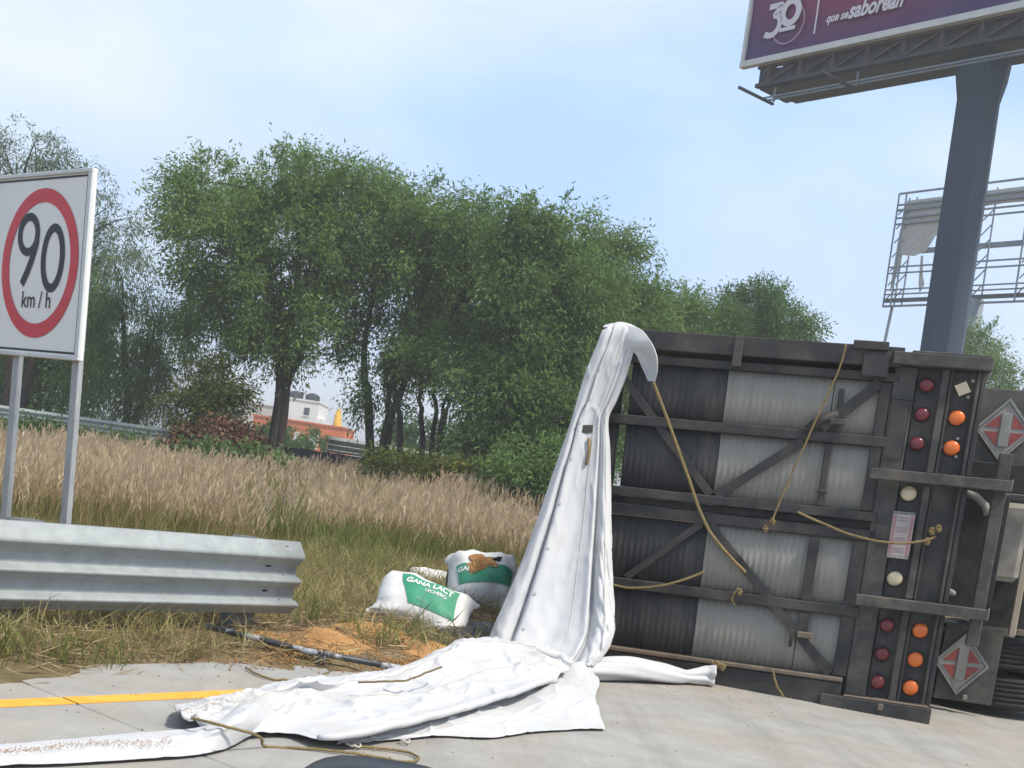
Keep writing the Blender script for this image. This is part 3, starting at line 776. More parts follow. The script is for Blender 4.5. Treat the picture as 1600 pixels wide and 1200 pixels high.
# flap curling over the corner, drawn down by the rope
fl_o = [(972, 507, -.02), (1000, 514, -.13), (1016, 532, -.21), (1026, 556, -.27), (1027, 578, -.25), (1023, 597, -.20)]
fl_i = [(958, 536, -.04), (972, 552, -.09), (983, 550, -.11), (993, 553, -.13), (1004, 575, -.14), (1013, 595, -.18)]
rows = []
for t in (0, .25, .5, .75, 1.0):
    r = []
    for k in range(6):
        o_, i_ = fl_o[k], fl_i[k]
        w = o_[2] * (1 - t) + i_[2] * t + 0.08 * math.sin(t * math.pi) * (-.3, -.5, -.2, .8, 1, .4)[k]
        r.append(hang(o_[0] * (1 - t) + i_[0] * t, o_[1] * (1 - t) + i_[1] * t, w))
    rows.append(r)
sheet('corner_flap', surf(rows, 40, 24) + TPI, 'tarp', tp, 0.008)
# sheet heaped on the road
def gp(px, py, z): return at_z(px, py, z)
rowsA = [
 [(274, 1106, .03), (330, 1093, .03), (400, 1082, .03), (465, 1064, .06), (540, 1060, .04), (620, 1047, .05), (690, 1023, .11), (745, 1010, .13), (830, 1012, .16), (890, 1030, .12)],
 [(272, 1112, .06), (330, 1102, .08), (400, 1090, .09), (468, 1072, .12), (545, 1066, .10), (625, 1049, .13), (690, 1022, .18), (735, 1005, .24), (830, 1012, .26), (895, 1036, .2)],
 [(276, 1120, .06), (335, 1116, .05), (405, 1104, .08), (480, 1086, .06), (555, 1080, .07), (635, 1066, .08), (700, 1042, .15), (755, 1026, .2), (835, 1026, .22), (890, 1046, .17)],
 [(290, 1128, .04), (345, 1128, .06), (420, 1118, .04), (500, 1104, .05), (575, 1098, .06), (655, 1086, .07), (720, 1064, .10), (775, 1050, .15), (838, 1044, .18), (880, 1055, .14)],
 [(308, 1136, .03), (362, 1140, .04), (440, 1132, .03), (512, 1128, .05), (590, 1122, .05), (668, 1108, .06), (735, 1090, .07), (790, 1074, .10), (840, 1060, .14), (872, 1062, .12)],
 [(325, 1143, .01), (380, 1150, .02), (450, 1148, .02), (515, 1158, .05), (600, 1142, .07), (680, 1122, .08), (745, 1104, .09), (800, 1087, .11), (843, 1070, .13), (868, 1067, .11)]]
def ground_sheet(name, rows, nu, nv, amp, seed, stretch=(7, 5), edge_keep=True, m='tarp'):
    G = surf([[gp(p[0], p[1], p[2]) for p in r] for r in rows], nu, nv)
    v_, u_ = np.meshgrid(np.linspace(0, 1, nv), np.linspace(0, 1, nu), indexing='ij')
    x, y = G[..., 0], G[..., 1]
    d1 = 1 - np.abs(2 * fbm(x * 2.1 + y * 0.6, y * 2.3 - x * 0.7, seed, 3) - 1)
    d2 = 1 - np.abs(2 * fbm(u_ * stretch[0] + v_ * 2, v_ * stretch[1] - u_ * 3, seed + 11, 4) - 1)
    G[..., 2] += amp * (d1 ** 3 * 0.35 + d2 ** 4 * 0.3 + (fbm(x * 8, y * 8, seed + 3, 3) - 0.5) * 0.10 + (1 - np.abs(2 * fbm(x * 3.3 - y * 1.2 + 5, y * 1.9 + x * .8, seed + 21, 2) - 1)) ** 14 * 0.50 + (1 - np.abs(2 * fbm(x * 2.2 + y * 3.0, y * 1.3 - x * 2.6, seed + 31, 2) - 1)) ** 14 * 0.45) * (0.25 + 0.75 * np.sin(np.pi * np.clip(v_ * 0.9 + 0.08, 0, 1)))
    G[..., 2] = np.maximum(G[..., 2], 0.012 + 0.004 * np.sin(u_ * 30))
    return sheet(name, G + TPI, m, tp, 0.003), G
_, GA = ground_sheet('heaped_sheet', rowsA, 270, 140, 0.055, 41)
rowsB = [
 [(540, 1150, .02), (640, 1118, .03), (720, 1096, .04), (800, 1068, .06), (860, 1046, .10), (905, 1036, .14), (928, 1040, .05)],
 [(535, 1156, .015), (640, 1130, .03), (725, 1110, .03), (805, 1090, .05), (868, 1070, .10), (910, 1062, .09), (936, 1068, .02)],
 [(530, 1160, .012), (635, 1142, .02), (722, 1128, .03), (808, 1112, .04), (872, 1096, .07), (915, 1090, .06), (930, 1092, .02)],
 [(528, 1162, .012), (628, 1150, .015), (705, 1142, .02), (790, 1132, .02), (868, 1122, .03), (918, 1118, .03), (936, 1114, .02)],
 [(526, 1164, .012), (620, 1156, .012), (692, 1150, .012), (765, 1153, .012), (835, 1144, .012), (900, 1140, .012), (946, 1140, .012)]]
ground_sheet('lower_sheet', rowsB, 170, 100, 0.030, 57)
for k_ in (38, 84):
    b = MB(); b.tube([tuple(GA[k_, j_] + TPI + np.array([0, 0, .002])) for j_ in range(8, 262, 3)], 0.0032, 5); b.build('seam', 'tarp_back', tp, True)
# rolled front hem of the upper sheet
hemG = GA[-1, 82:, :]
b = MB(); b.tube([tuple(p + TPI + np.array([0, 0, 0.008])) for p in hemG[::4]], [0.009 + 0.012 * math.sin(math.pi * min(1, (k + 2) / 14) / 2) for k in range(len(hemG[::4]))], 10)
b.build('rolled_hem', 'tarp', tp, True)
rowsC = [
 [(-130, 1180, .012), (0, 1166, .012), (100, 1157, .012), (200, 1148, .02), (290, 1141, .03), (340, 1128, .07), (372, 1104, .10), (390, 1088, .09)],
 [(-130, 1189, .03), (0, 1176, .03), (100, 1168, .03), (200, 1160, .04), (290, 1152, .05), (345, 1138, .10), (385, 1114, .12), (408, 1096, .10)],
 [(-130, 1199, .02), (0, 1186, .02), (100, 1179, .025), (200, 1172, .03), (295, 1163, .04), (350, 1150, .07), (398, 1128, .08), (425, 1108, .07)],
 [(-130, 1210, .012), (0, 1198, .012), (100, 1194, .012), (200, 1188, .012), (290, 1182, .012), (348, 1172, .012), (392, 1150, .02), (440, 1130, .03)]]
ground_sheet('trailing_strip', rowsC, 110, 34, 0.022, 63, (4, 3))
# rolled end lying along the foot of the trailer
tips = [at_z(895, 1050, .06), at_z(935, 1046, .08), at_z(985, 1046, .085), at_z(1040, 1053, .07), at_z(1072, 1057, .06), at_z(1098, 1055, .075), at_z(1114, 1056, .08)]
rr = [.05, .085, .095, .07, .04, .065, .085]
path = catmull(tips, 60); rs = np.interp(np.linspace(0, 6, 60), range(7), rr)
n = 30; V = []
for i, p in enumerate(path):
    d = path[min(i + 1, 59)] - path[max(i - 1, 0)]; d = d / np.linalg.norm(d); sd = np.cross(d, (0, 0, 1)); sd /= np.linalg.norm(sd)
    for k in range(n):
        th = 2 * math.pi * k / n
        r_ = rs[i] * (1 + 0.22 * math.sin(3 * th + i * 0.09) * (0.4 + 0.6 * (i / 60)) + 0.10 * math.sin(7 * th + i * 0.21))
        q_ = p + sd * (r_ * math.cos(th) * 1.1) + np.array([0, 0, r_ * math.sin(th) * 0.9])
        q_[2] = max(q_[2], 0.012)
        V.append(q_ + TPI)
F = [(i * n + k, i * n + (k + 1) % n, (i + 1) * n + (k + 1) % n, (i + 1) * n + k) for i in range(59) for k in range(n)]
o = link('rolled_end', np_mesh('rolled_end', V, F), 'tarp', tp, True)
s_ = o.modifiers.new('thickness', 'SOLIDIFY'); s_.thickness = 0.004
# sewn patch with buckle, and eyelet rings
pc = HG[77, 53] - NW * .014; e1 = (HG[77, 57] - HG[77, 49]); e1 = e1 / np.linalg.norm(e1) * .042; e2 = (HG[80, 53] - HG[74, 53]); e2 = e2 / np.linalg.norm(e2) * .032
MB().add([tuple(pc - e1 - e2 + TPI), tuple(pc + e1 - e2 + TPI), tuple(pc + e1 + e2 + TPI), tuple(pc - e1 + e2 + TPI),
          tuple(pc - e1 - e2 + TPI + NW * .012), tuple(pc + e1 - e2 + TPI + NW * .012), tuple(pc + e1 + e2 + TPI + NW * .012), tuple(pc - e1 + e2 + TPI + NW * .012)],
         [(0, 1, 2, 3), (0, 4, 5, 1), (1, 5, 6, 2), (2, 6, 7, 3), (3, 7, 4, 0)]).build('black_patch', 'black_paint', tp)
b = MB(); b.tube([tuple(HG[r_, c_] - NW * .016 + TPI) for r_, c_ in ((81, 56), (85, 58), (90, 57))], 0.012, 8); b.build('rope_tail', 'rope', tp, True)
for px, py in ((548, 1163), (633, 1157), (556, 1164)):
    c = at_z(px, py, 0.02); b = MB()
    b.tube([tuple(c + TPI + np.array([0.022 * math.cos(t), 0.022 * math.sin(t), 0.004 * math.sin(2 * t)])) for t in np.linspace(0, 2 * math.pi, 12)], 0.005, 6)
    b.build('eyelet_ring', 'tarp_back', tp, True)

# ================================================================== ROPES
def rope(pts, r, label, m='rope', seg=40, knots=()):
    P = catmull(pts, seg); P[2:-2] += np.cumsum(rng.normal(size=(seg - 4, 3)) * 0.0016, axis=0) * np.sin(np.linspace(0, math.pi, seg - 4))[:, None]; o = empty('rope', tuple(P[0]))
    b = MB(); b.tube([tuple(p - P[0]) for p in P], r, 7); b.build('strand', m, o, True)
    for k in knots:
        bb = MB(); c = np.array(k) - P[0]
        bb.tube([tuple(c + np.array([0.018 * math.cos(t * 2.3) * math.sin(t), 0.014 * math.sin(t * 3), 0.022 * math.cos(t)])) for t in np.linspace(0, 15, 60)], r * 0.8, 6)
        bb.build('knot', m, o, True)
    return tag(o, label, 'rope', 'ropes')
rope([hang(1021, 598, -.2), hang(1045, 660, -.16), hang(1078, 745, -.12), hang(1105, 815, -.09), hang(1135, 860, -.075), hang(1165, 895, -.07)], 0.013, 'thick tan rope pulled taut from the tarpaulin flap down across the doors')
rope([hang(958, 914, -.1), hang(985, 919, -.09), hang(1030, 917, -.09), hang(1070, 907, -.08), hang(1101, 893, -.06)], 0.010, 'slack tan rope sagging from the tarpaulin across the lower black panels')
rope([hang(1322, 538, -.10), hang(1312, 575, -.09), hang(1283, 640, -.08), hang(1255, 700, -.08), hang(1228, 760, -.08), hang(1207, 812, -.09)], 0.008, 'thin straw rope slanting down the upper grey door panels to a knot', knots=[hang(1207, 815, -.1), hang(1196, 826, -.1)])
rope([hang(1246, 800, -.09), hang(1285, 818, -.09), hang(1335, 838, -.1), hang(1390, 848, -.13), hang(1440, 846, -.12), hang(1462, 838, -.09)], 0.010, 'tan rope drooping across the doors to a tangle beside the number plate', knots=[hang(1456, 830, -.1), hang(1448, 846, -.1), hang(1466, 826, -.1)])
rope([hang(1153, 918, -.08), hang(1150, 930, -.08), hang(1147, 945, -.06)], 0.009, 'short frayed rope end hanging from the lower middle door rail', knots=[hang(1155, 925, -.08)])
rope([hang(1207, 1046, -.12), hang(1214, 1066, -.11), hang(1225, 1091, -.1)], 0.009, 'short rope end dangling over the bottom beam of the trailer')
rope([hang(1112, 1035, -.12), hang(1125, 1040, -.13), hang(1135, 1040, -.12)], 0.012, 'small rope knot tied round the bottom lip of the trailer', knots=[hang(1120, 1038, -.13), hang(1128, 1042, -.13)])
zr = lambda x, y, z=0.012: at_z(x, y, z)
rope([zr(300, 1122, .1), zr(340, 1132, .12), zr(375, 1140, .1), zr(405, 1150, .06), zr(418, 1163), zr(470, 1166), zr(540, 1175), zr(600, 1186), zr(640, 1190), zr(652, 1184), zr(630, 1174), zr(560, 1166)], 0.0065, 'thin yellow rope looping out from under the tarpaulin onto the road', seg=90)
rope([zr(560, 1066, .16), zr(600, 1064, .17), zr(640, 1060, .18), zr(668, 1050, .19), zr(690, 1042, .21)], 0.006, 'brown cord lying across the folds on top of the tarpaulin', 'rope_dirty')
rope([zr(384, 1043, .015), zr(410, 1056, .015), zr(440, 1060, .015), zr(478, 1064, .015)], 0.0065, 'straw coloured rope on the concrete just behind the tarpaulin')

# ================================================================== PIPE
p0, p1 = at_z(322, 978, .13), at_z(640, 1047, .06)
pp = empty('tarpaulin_pipe', tuple(p0))
tag(pp, 'long black metal tarpaulin pipe with worn silver patches lying across the verge', 'pipe')
b = MB(); b.tube([(0, 0, 0), tuple((p1 - p0) * 0.5 + np.array([0, 0, -.02])), tuple(p1 - p0)], 0.019, 12); b.build('tube', 'pipe_black', pp, True)
c = at_z(500, 1018, .09) - p0
b = MB(); b.tube([tuple(c), tuple(c + np.array([0.0, 0, -.08]))], 0.012, 8); b.tube([tuple(c + np.array([.03, 0, 0])), tuple(c + np.array([.035, 0, -.082]))], 0.010, 8)
b.build('bracket_leg', 'pipe_black', pp)
MB().box(c[0] - .02, c[0] + .07, c[1] - .03, c[1] + .03, c[2] - .09, c[2] - .082).build('bracket_foot', 'pipe_black', pp)

# ================================================================== FEED BAGS
def bag_mw(center, X, N):
    X = Vector(X).normalized(); N = Vector(N).normalized(); Y = N.cross(X).normalized(); N = X.cross(Y)
    m = Matrix.Identity(4)
    for i in range(3): m[i][0], m[i][1], m[i][2], m[i][3] = X[i], Y[i], N[i], center[i]
    return m
class Bag:
    def __init__(s, name, label, mw, hl, hw, ht, seed, neck=0.0):
        s.hl, s.hw, s.ht, s.seed, s.neck = hl, hw, ht, seed, neck
        s.o = empty(name, mw=mw); tag(s.o, label, 'sack', 'sacks of feed')
        nu, nv = 56, 64; V = []
        for i in range(nu):
            for k in range(nv):
                V.append(s.P(-1 + 2 * i / (nu - 1), 2 * math.pi * k / nv))
        F = [(i * nv + k, (i + 1) * nv + k, (i + 1) * nv + (k + 1) % nv, i * nv + (k + 1) % nv) for i in range(nu - 1) for k in range(nv)]
        F += [tuple(range(nv)), tuple(reversed(range((nu - 1) * nv, nu * nv)))] if False else []
        link('sack_cloth', np_mesh('sack_cloth', V, F), 'bag_white', s.o, True)
    def P(s, u, ph, off=0.0):
        e = abs(u)
        W = s.hw * (1 - 0.10 * e ** 3 - s.neck * max(0, -u) ** 3) ; T = s.ht * max(0.0, 1 - e ** 2.6) ** 0.62 + 0.006
        c, sn = math.cos(ph), math.sin(ph)
        y = W * math.copysign(abs(c) ** 0.8, c); z = T * math.copysign(abs(sn) ** 0.85, sn)
        w = 0.018 * math.sin(9 * ph + 5 * u + s.seed) * e ** 2 + 0.012 * math.sin(4 * u + 3 * ph + s.seed * 2) + 0.010 * math.sin(11 * u - 2 * ph + s.seed) * (0.3 + e)
        x = s.hl * u + 0.02 * math.sin(3 * ph + s.seed)
        r = math.hypot(y / W, z / max(T, .03)) or 1
        k = 1 + (w + off) / 0.25
        return (x, y * k, z * k + (off if sn > 0 else 0))
    def top(s, x, y, off):
        u = x / s.hl; e = abs(u); W = s.hw * (1 - 0.10 * e ** 3 - s.neck * max(0, -u) ** 3)
        c = max(-.999, min(.999, y / W)); c = math.copysign(abs(c) ** 1.25, c)
        return s.P(u, math.acos(c), off)
    def patch(s, name, m, quad, n=24, off=0.004):
        """quad: four (x,y) corners on the face"""
        V = []
        for j in range(n):
            for i in range(n):
                a, b = i / (n - 1), j / (n - 1)
                x = (quad[0][0] * (1 - a) + quad[1][0] * a) * (1 - b) + (quad[3][0] * (1 - a) + quad[2][0] * a) * b
                y = (quad[0][1] * (1 - a) + quad[1][1] * a) * (1 - b) + (quad[3][1] * (1 - a) + quad[2][1] * a) * b
                V.append(s.top(x, y, off))
        return link(name, np_mesh(name, V, grid_faces(n, n)), m, s.o, True)
    def text(s, body, size, x, y, m='bag_print', bold=0.0, sx=1.0, off=0.0065, rot=0):
        v, f = text_mesh(body, size, 0, bold, sx)
        c, sn = math.cos(rot), math.sin(rot)
        b = MB(); b.add([s.top(x + p[0] * c - p[1] * sn, y + p[0] * sn + p[1] * c, off) for p in v], f); return b.build('lettering', m, s.o)
c1 = at_z(662, 949, .21)
B1 = Bag('feed_sack', 'white feed sack with green label panel slumped nearest the orange grain', bag_mw(c1, (0.95, -0.12, -0.20), (-0.10, -0.70, 0.72)), 0.385, 0.235, 0.16, 1.3)
B1.patch('green_label', 'bag_green', ((-0.12, -0.12), (0.265, -0.12), (0.255, 0.155), (-0.245, 0.165)))
B1.text('GANA LACT', 0.074, 0.015, 0.095, bold=0.003, sx=0.95)
B1.text('LECHERO', 0.042, 0.08, 0.035, bold=0.001)
B1.text('40 kg', 0.04, -0.02, -0.065, m='bag_faint')
b = MB(); b.tube([B1.top(0.0 + 0.01 * math.sin(y * 20), y, 0.009) for y in np.linspace(-0.2, 0.06, 20)], 0.0025, 5); b.build('stitching', 'truss_grey', B1.o)
c2 = at_z(752, 912, .31)
B2 = Bag('feed_sack', 'round torn feed sack with grain spilling through its green label', bag_mw(c2, (0.97, 0.05, 0.14), (-0.10, -0.82, 0.55)), 0.335, 0.315, 0.25, 4.1)
B2.patch('green_label', 'bag_green', ((-0.215, -0.12), (0.27, -0.125), (0.285, 0.05), (-0.265, 0.10)))
B2.text('GANA', 0.066, -0.15, 0.03, bold=0.003)
def blob_patch(bag, name, m, cx, cy, rx, ry, hgt, seed):
    n, k = 9, 40; V = [bag.top(cx, cy, hgt)]
    for i in range(1, n):
        for j in range(k):
            t = 2 * math.pi * j / k; rr_ = i / (n - 1) * (1 + 0.22 * math.sin(3 * t + seed) + 0.13 * math.sin(7 * t + seed * 2))
            V.append(bag.top(cx + rx * rr_ * math.cos(t), cy + ry * rr_ * math.sin(t), 0.004 + hgt * (1 - (i / (n - 1)) ** 2) + 0.006 * math.sin(5 * t + i * 2.1)))
    F = [(0, 1 + j, 1 + (j + 1) % k, 0) for j in range(k)]
    me = bpy.data.meshes.new(name)
    me.from_pydata(V, [], [(0, 1 + j, 1 + (j + 1) % k) for j in range(k)] + [(1 + i * k + j, 1 + (i + 1) * k + j, 1 + (i + 1) * k + (j + 1) % k, 1 + i * k + (j + 1) % k) for i in range(n - 2) for j in range(k)])
    return link(name, me, m, bag.o, True)
blob_patch(B2, 'grain_spill', 'grain', -0.03, 0.085, 0.135, 0.11, 0.014, 2.0)
blob_patch(B2, 'tear', 'dark_hole', 0.125, 0.125, 0.05, 0.022, 0.004, 5.0)
c3 = at_z(682, 906, .10)
B3 = Bag('feed_sack', 'small crumpled white sack end showing behind the two labelled sacks', bag_mw(c3, (0.9, 0.3, -0.1), (0, -0.4, 0.9)), 0.30, 0.15, 0.09, 7.7)

# ================================================================== SPILT GRAIN
def heap(name, label, cpx, rx, ry, h, seed, rot=0.0):
    n = 60
    x, y = np.meshgrid(np.linspace(-1.3, 1.3, n), np.linspace(-1.3, 1.3, n))
    C = at_z(*cpx)
    r = np.sqrt(x ** 2 + y ** 2) + (fbm(x * 1.6 + seed, y * 1.6, seed, 4) - 0.5) * 1.1
    c_, s_ = math.cos(rot), math.sin(rot)
    X = C[0] + x * rx * c_ - y * ry * s_; Y = C[1] + x * rx * s_ + y * ry * c_
    gz = ground_z(np.stack([X, Y, X * 0], -1))
    gz = np.where((np.stack([X, Y, X * 0], -1) @ RL) < 5.75, np.maximum(gz, 0), gz)
    Z = gz + h * np.clip(1 - r, -0.25, 1) + (fbm(x * 9, y * 9, seed + 4, 3) - 0.5) * 0.03 * np.clip(1.15 - r, 0, 1)
    V = np.stack([X - C[0], Y - C[1], Z - C[2]], -1)
    o = link(name, np_mesh(name, V.reshape(-1, 3), grid_faces(n, n)), 'grain', None, True)
    o.location = C
    return tag(o, label, 'grain', kind='stuff')
heap('spilt_grain', 'orange feed grain spilt on the verge beside the guardrail end', (505, 993, .1), 0.45, 0.26, 0.10, 3, 0.2)
heap('spilt_grain', 'orange feed grain spilt below the front feed sack', (668, 1004, .1), 0.30, 0.42, 0.10, 8, 0.3)
heap('spilt_grain', 'patch of orange grain on the dry grass left of the sacks', (575, 982, .1), 0.32, 0.28, 0.07, 14, 0.0)
mat('shadow_dark', (0.022, 0.026, 0.036), (0.045, 0.050, 0.062), 0.5, 4)  # colour of an added sheet that paints the ground shadow beside the sacks
dk = heap('shadow_sheet', 'dark blue black sheet added as shadow on the ground between the sacks and the tarpaulin', (752, 985, .1), 0.36, 0.55, 0.07, 21, -0.2)
dk.data.materials[0] = MATS['shadow_dark']; del dk['kind']; dk['category'] = 'shadow sheet'
# loose pellets
def pellets(name, label, n, fn, size):
    P = np.array([fn() for _ in range(n)]); d = rng.normal(size=(n, 3)); d /= np.linalg.norm(d, axis=1)[:, None]
    s = size * rng.uniform(.6, 1.3, n)[:, None]
    e = np.cross(d, rng.normal(size=(n, 3))); e /= np.linalg.norm(e, axis=1)[:, None]; g = np.cross(d, e)
    V = np.stack([P + d * s * 1.6, P + e * s, P + g * s, P - e * s, P - g * s, P - d * s * 1.6], 1).reshape(-1, 3)
    f0 = np.array([(0, 1, 2), (0, 2, 3), (0, 3, 4), (0, 4, 1), (5, 2, 1), (5, 3, 2), (5, 4, 3), (5, 1, 4)])
    F = (f0[None] + (np.arange(n) * 6)[:, None, None]).reshape(-1, 3)
    return tag(link(name, np_mesh(name, V, F), 'grain'), label, 'grain', kind='stuff')
def pel_verge():
    c = [(505, 998), (668, 1008), (575, 985), (440, 1000), (640, 1015)][rng.integers(5)]
    P = at_z(c[0] + rng.normal() * 42, c[1] + abs(rng.normal()) * 9, .1)
    q = P @ RL; P[2] = max(float(terrain_z(np.array(P @ RD), np.array(q))), 0 if q < 5.75 else -1) + 0.008
    return P
pellets('loose_grain', 'loose orange pellets scattered along the verge and road edge', 1800, pel_verge, 0.006)
def pel_tarp():
    if rng.random() < 0.75:
        u = rng.random(); j = int(10 + u * 48)
        k = int(np.clip(17 + 5 * math.sin(u * 9) * u + rng.normal() * (1 + 2.5 * u), 4, 30)); j = min(j, 109)
        return GC[k, j] + np.array([rng.normal() * .02, rng.normal() * .012, 0.006])
    k, j = int(np.clip(42 + rng.normal() * 20, 3, 130)), int(np.clip(25 + rng.normal() * 13, 2, 250))
    return GA[k, j] + np.array([rng.normal() * .02, rng.normal() * .02, 0.006])
GC = surf([[gp(*p) for p in r] for r in rowsC], 110, 34); GC[..., 2] += 0.012
pellets('loose_grain', 'orange grain dust trailing along the white tarpaulin strip', 1100, pel_tarp, 0.0017)
# pebbles and grit on the concrete
def pel_road():
    P = RC(rng.uniform(-2, 14), 5.6 - abs(rng.normal()) * 1.6, 0.004); return P
gt = pellets('road_grit', 'fine grit and chips strewn over the concrete road', 420, pel_road, 0.0042)
gt.data.materials[0] = MATS['dusty_steel']

# ================================================================== VEGETATION
def rand_unit(n):
    d = rng.normal(size=(n, 3)); return d / np.linalg.norm(d, axis=1)[:, None]
def leaves_mesh(name, P, D, Lh, Wd, tint):
    """one folded rhombus per leaf: P base, D direction, length, width"""
    n = len(P); up = rand_unit(n)
    S = np.cross(D, up); S /= (np.linalg.norm(S, axis=1)[:, None] + 1e-9); N = np.cross(S, D)
    Lh = Lh[:, None]; Wd = Wd[:, None]
    V = np.stack([P, P + D * Lh * 0.45 + S * Wd * 0.5 + N * Wd * 0.12, P + D * Lh - N * Lh * 0.08, P + D * Lh * 0.45 - S * Wd * 0.5 + N * Wd * 0.12], 1).reshape(-1, 3)
    i = np.arange(n) * 4
    F = np.concatenate([np.stack([i, i + 1, i + 2], 1), np.stack([i, i + 2, i + 3], 1)])
    return np_mesh(name, V, F, np.repeat(np.clip(tint, 0, 1), 4))
def crown_points(blobs, Y, leaf_per, droop, spread, twig, ll, lw):
    """clumps spread through the crown ellipsoids, twigs from each clump, leaves along twigs"""
    P, D, Tn, cl = [], [], [], []
    for (px, py, rx, ry, n, dY) in blobs:
        C = at_y(px, py, Y + dY); k = Y / FPX; ax = np.array([rx * k, max(rx, ry) * k * 0.85, ry * k])
        for _ in range(n):
            d = rand_unit(1)[0]; r = rng.random() ** 0.42; shoot = rng.random() < 0.16
            if shoot: d[2] = abs(d[2]); r = rng.uniform(1.0, 1.22)
            c = C + d * ax * r
            if not shoot and fbm(np.array(c[0] * 1.1 + c[1] * .5), np.array(c[2] * 1.1 + c[1] * .3), 91, 2) < 0.27: continue
            cl.append(c)
            out = d * np.array([1, 1, 0.7]) + np.array([0, 0, 0.25]); tcl = rng.normal() * 0.16
            m = int(leaf_per * (rng.uniform(0.6, 1.5) if not shoot else rng.uniform(.15, .4))); nt = max(4, m // 13)
            nt = 3 if shoot else nt
            td = rand_unit(nt) * 0.9 + out * 0.8 if not shoot else rand_unit(nt) * .25 + np.array([d[0] * .6, d[1] * .6, 1.1]); td[:, 2] += 0.1 - droop * 0.6; td /= np.linalg.norm(td, axis=1)[:, None]
            tl = twig * rng.uniform(0.5, 1.3, nt)
            ti = rng.integers(0, nt, m); s = rng.random(m) ** 0.75
            pos = c - (d * ax * .16 if shoot else 0) + rng.normal(size=(m, 3)) * (spread * (.35 if shoot else 1)) + td[ti] * (tl[ti] * s)[:, None]
            pos[:, 2] -= droop * 0.5 * (tl[ti] * s) ** 2 / max(twig, .1)
            ld = td[ti] * 0.7 + rand_unit(m) * 0.75; ld[:, 2] -= droop * 1.0; ld /= np.linalg.norm(ld, axis=1)[:, None]
            P.append(pos); D.append(ld); Tn.append(np.full(m, 0.45 + tcl) + rng.normal(size=m) * 0.17)
    P, D, Tn = np.concatenate(P), np.concatenate(D), np.concatenate(Tn); n = len(P)
    return P, D, ll * rng.uniform(.6, 1.3, n), lw * rng.uniform(.7, 1.25, n), Tn, np.array(cl)
def tree(name, label, Y, base, trunks, blobs, m='leaf_green', leaf=(0.155, 0.046), per=235, droop=0.35, spread=0.12, twig=0.78, cat='tree', limbs=26, r0=0.11, group='trees behind the verge'):
    B = at_y(*base, Y); B[2] = min(B[2], ground_z(B) + 0.02)
    o = empty(name, tuple(B)); tag(o, label, cat, group)
    P, D, L_, W_, Tn, cl = crown_points(blobs, Y, per, droop, spread, twig, *leaf)
    link('crown', leaves_mesh('crown', P - B, D, L_, W_, Tn), m, o)
    tops = []
    for ti, tr in enumerate(trunks):
        pts = [at_y(p[0], p[1], Y + (p[2] if len(p) > 2 else 0)) for p in tr]; pts[0][2] = B[2] - 0.3
        C_ = catmull(pts, 12); C_[1:-1] += rng.normal(size=(10, 3)) * 0.02
        rr_ = np.linspace(r0 * (1 - 0.12 * ti), r0 * 0.42, 12)
        MB().tube([tuple(p - B) for p in C_], list(rr_), 9).build('trunk', 'bark', o, True); tops += [C_[-1], C_[-4], C_[-7]]
    if limbs and len(tops):
        for i in rng.permutation(len(cl))[:limbs]:
            c = cl[i]; t = min(tops, key=lambda q: np.linalg.norm(q - c) + max(0, q[2] - c[2]) * 2)
            mid = (t + c) / 2 + np.array([rng.normal() * .15, rng.normal() * .15, 0.12 * np.linalg.norm(c - t)])
            cc_ = catmull([t, mid, c], 7); w = min(r0 * 0.36, 0.014 + 0.012 * np.linalg.norm(c - t))
            MB().tube([tuple(p - B) for p in cc_], list(np.linspace(w, 0.008, 7)), 6).build('branch', 'bark', o, True)
    return o
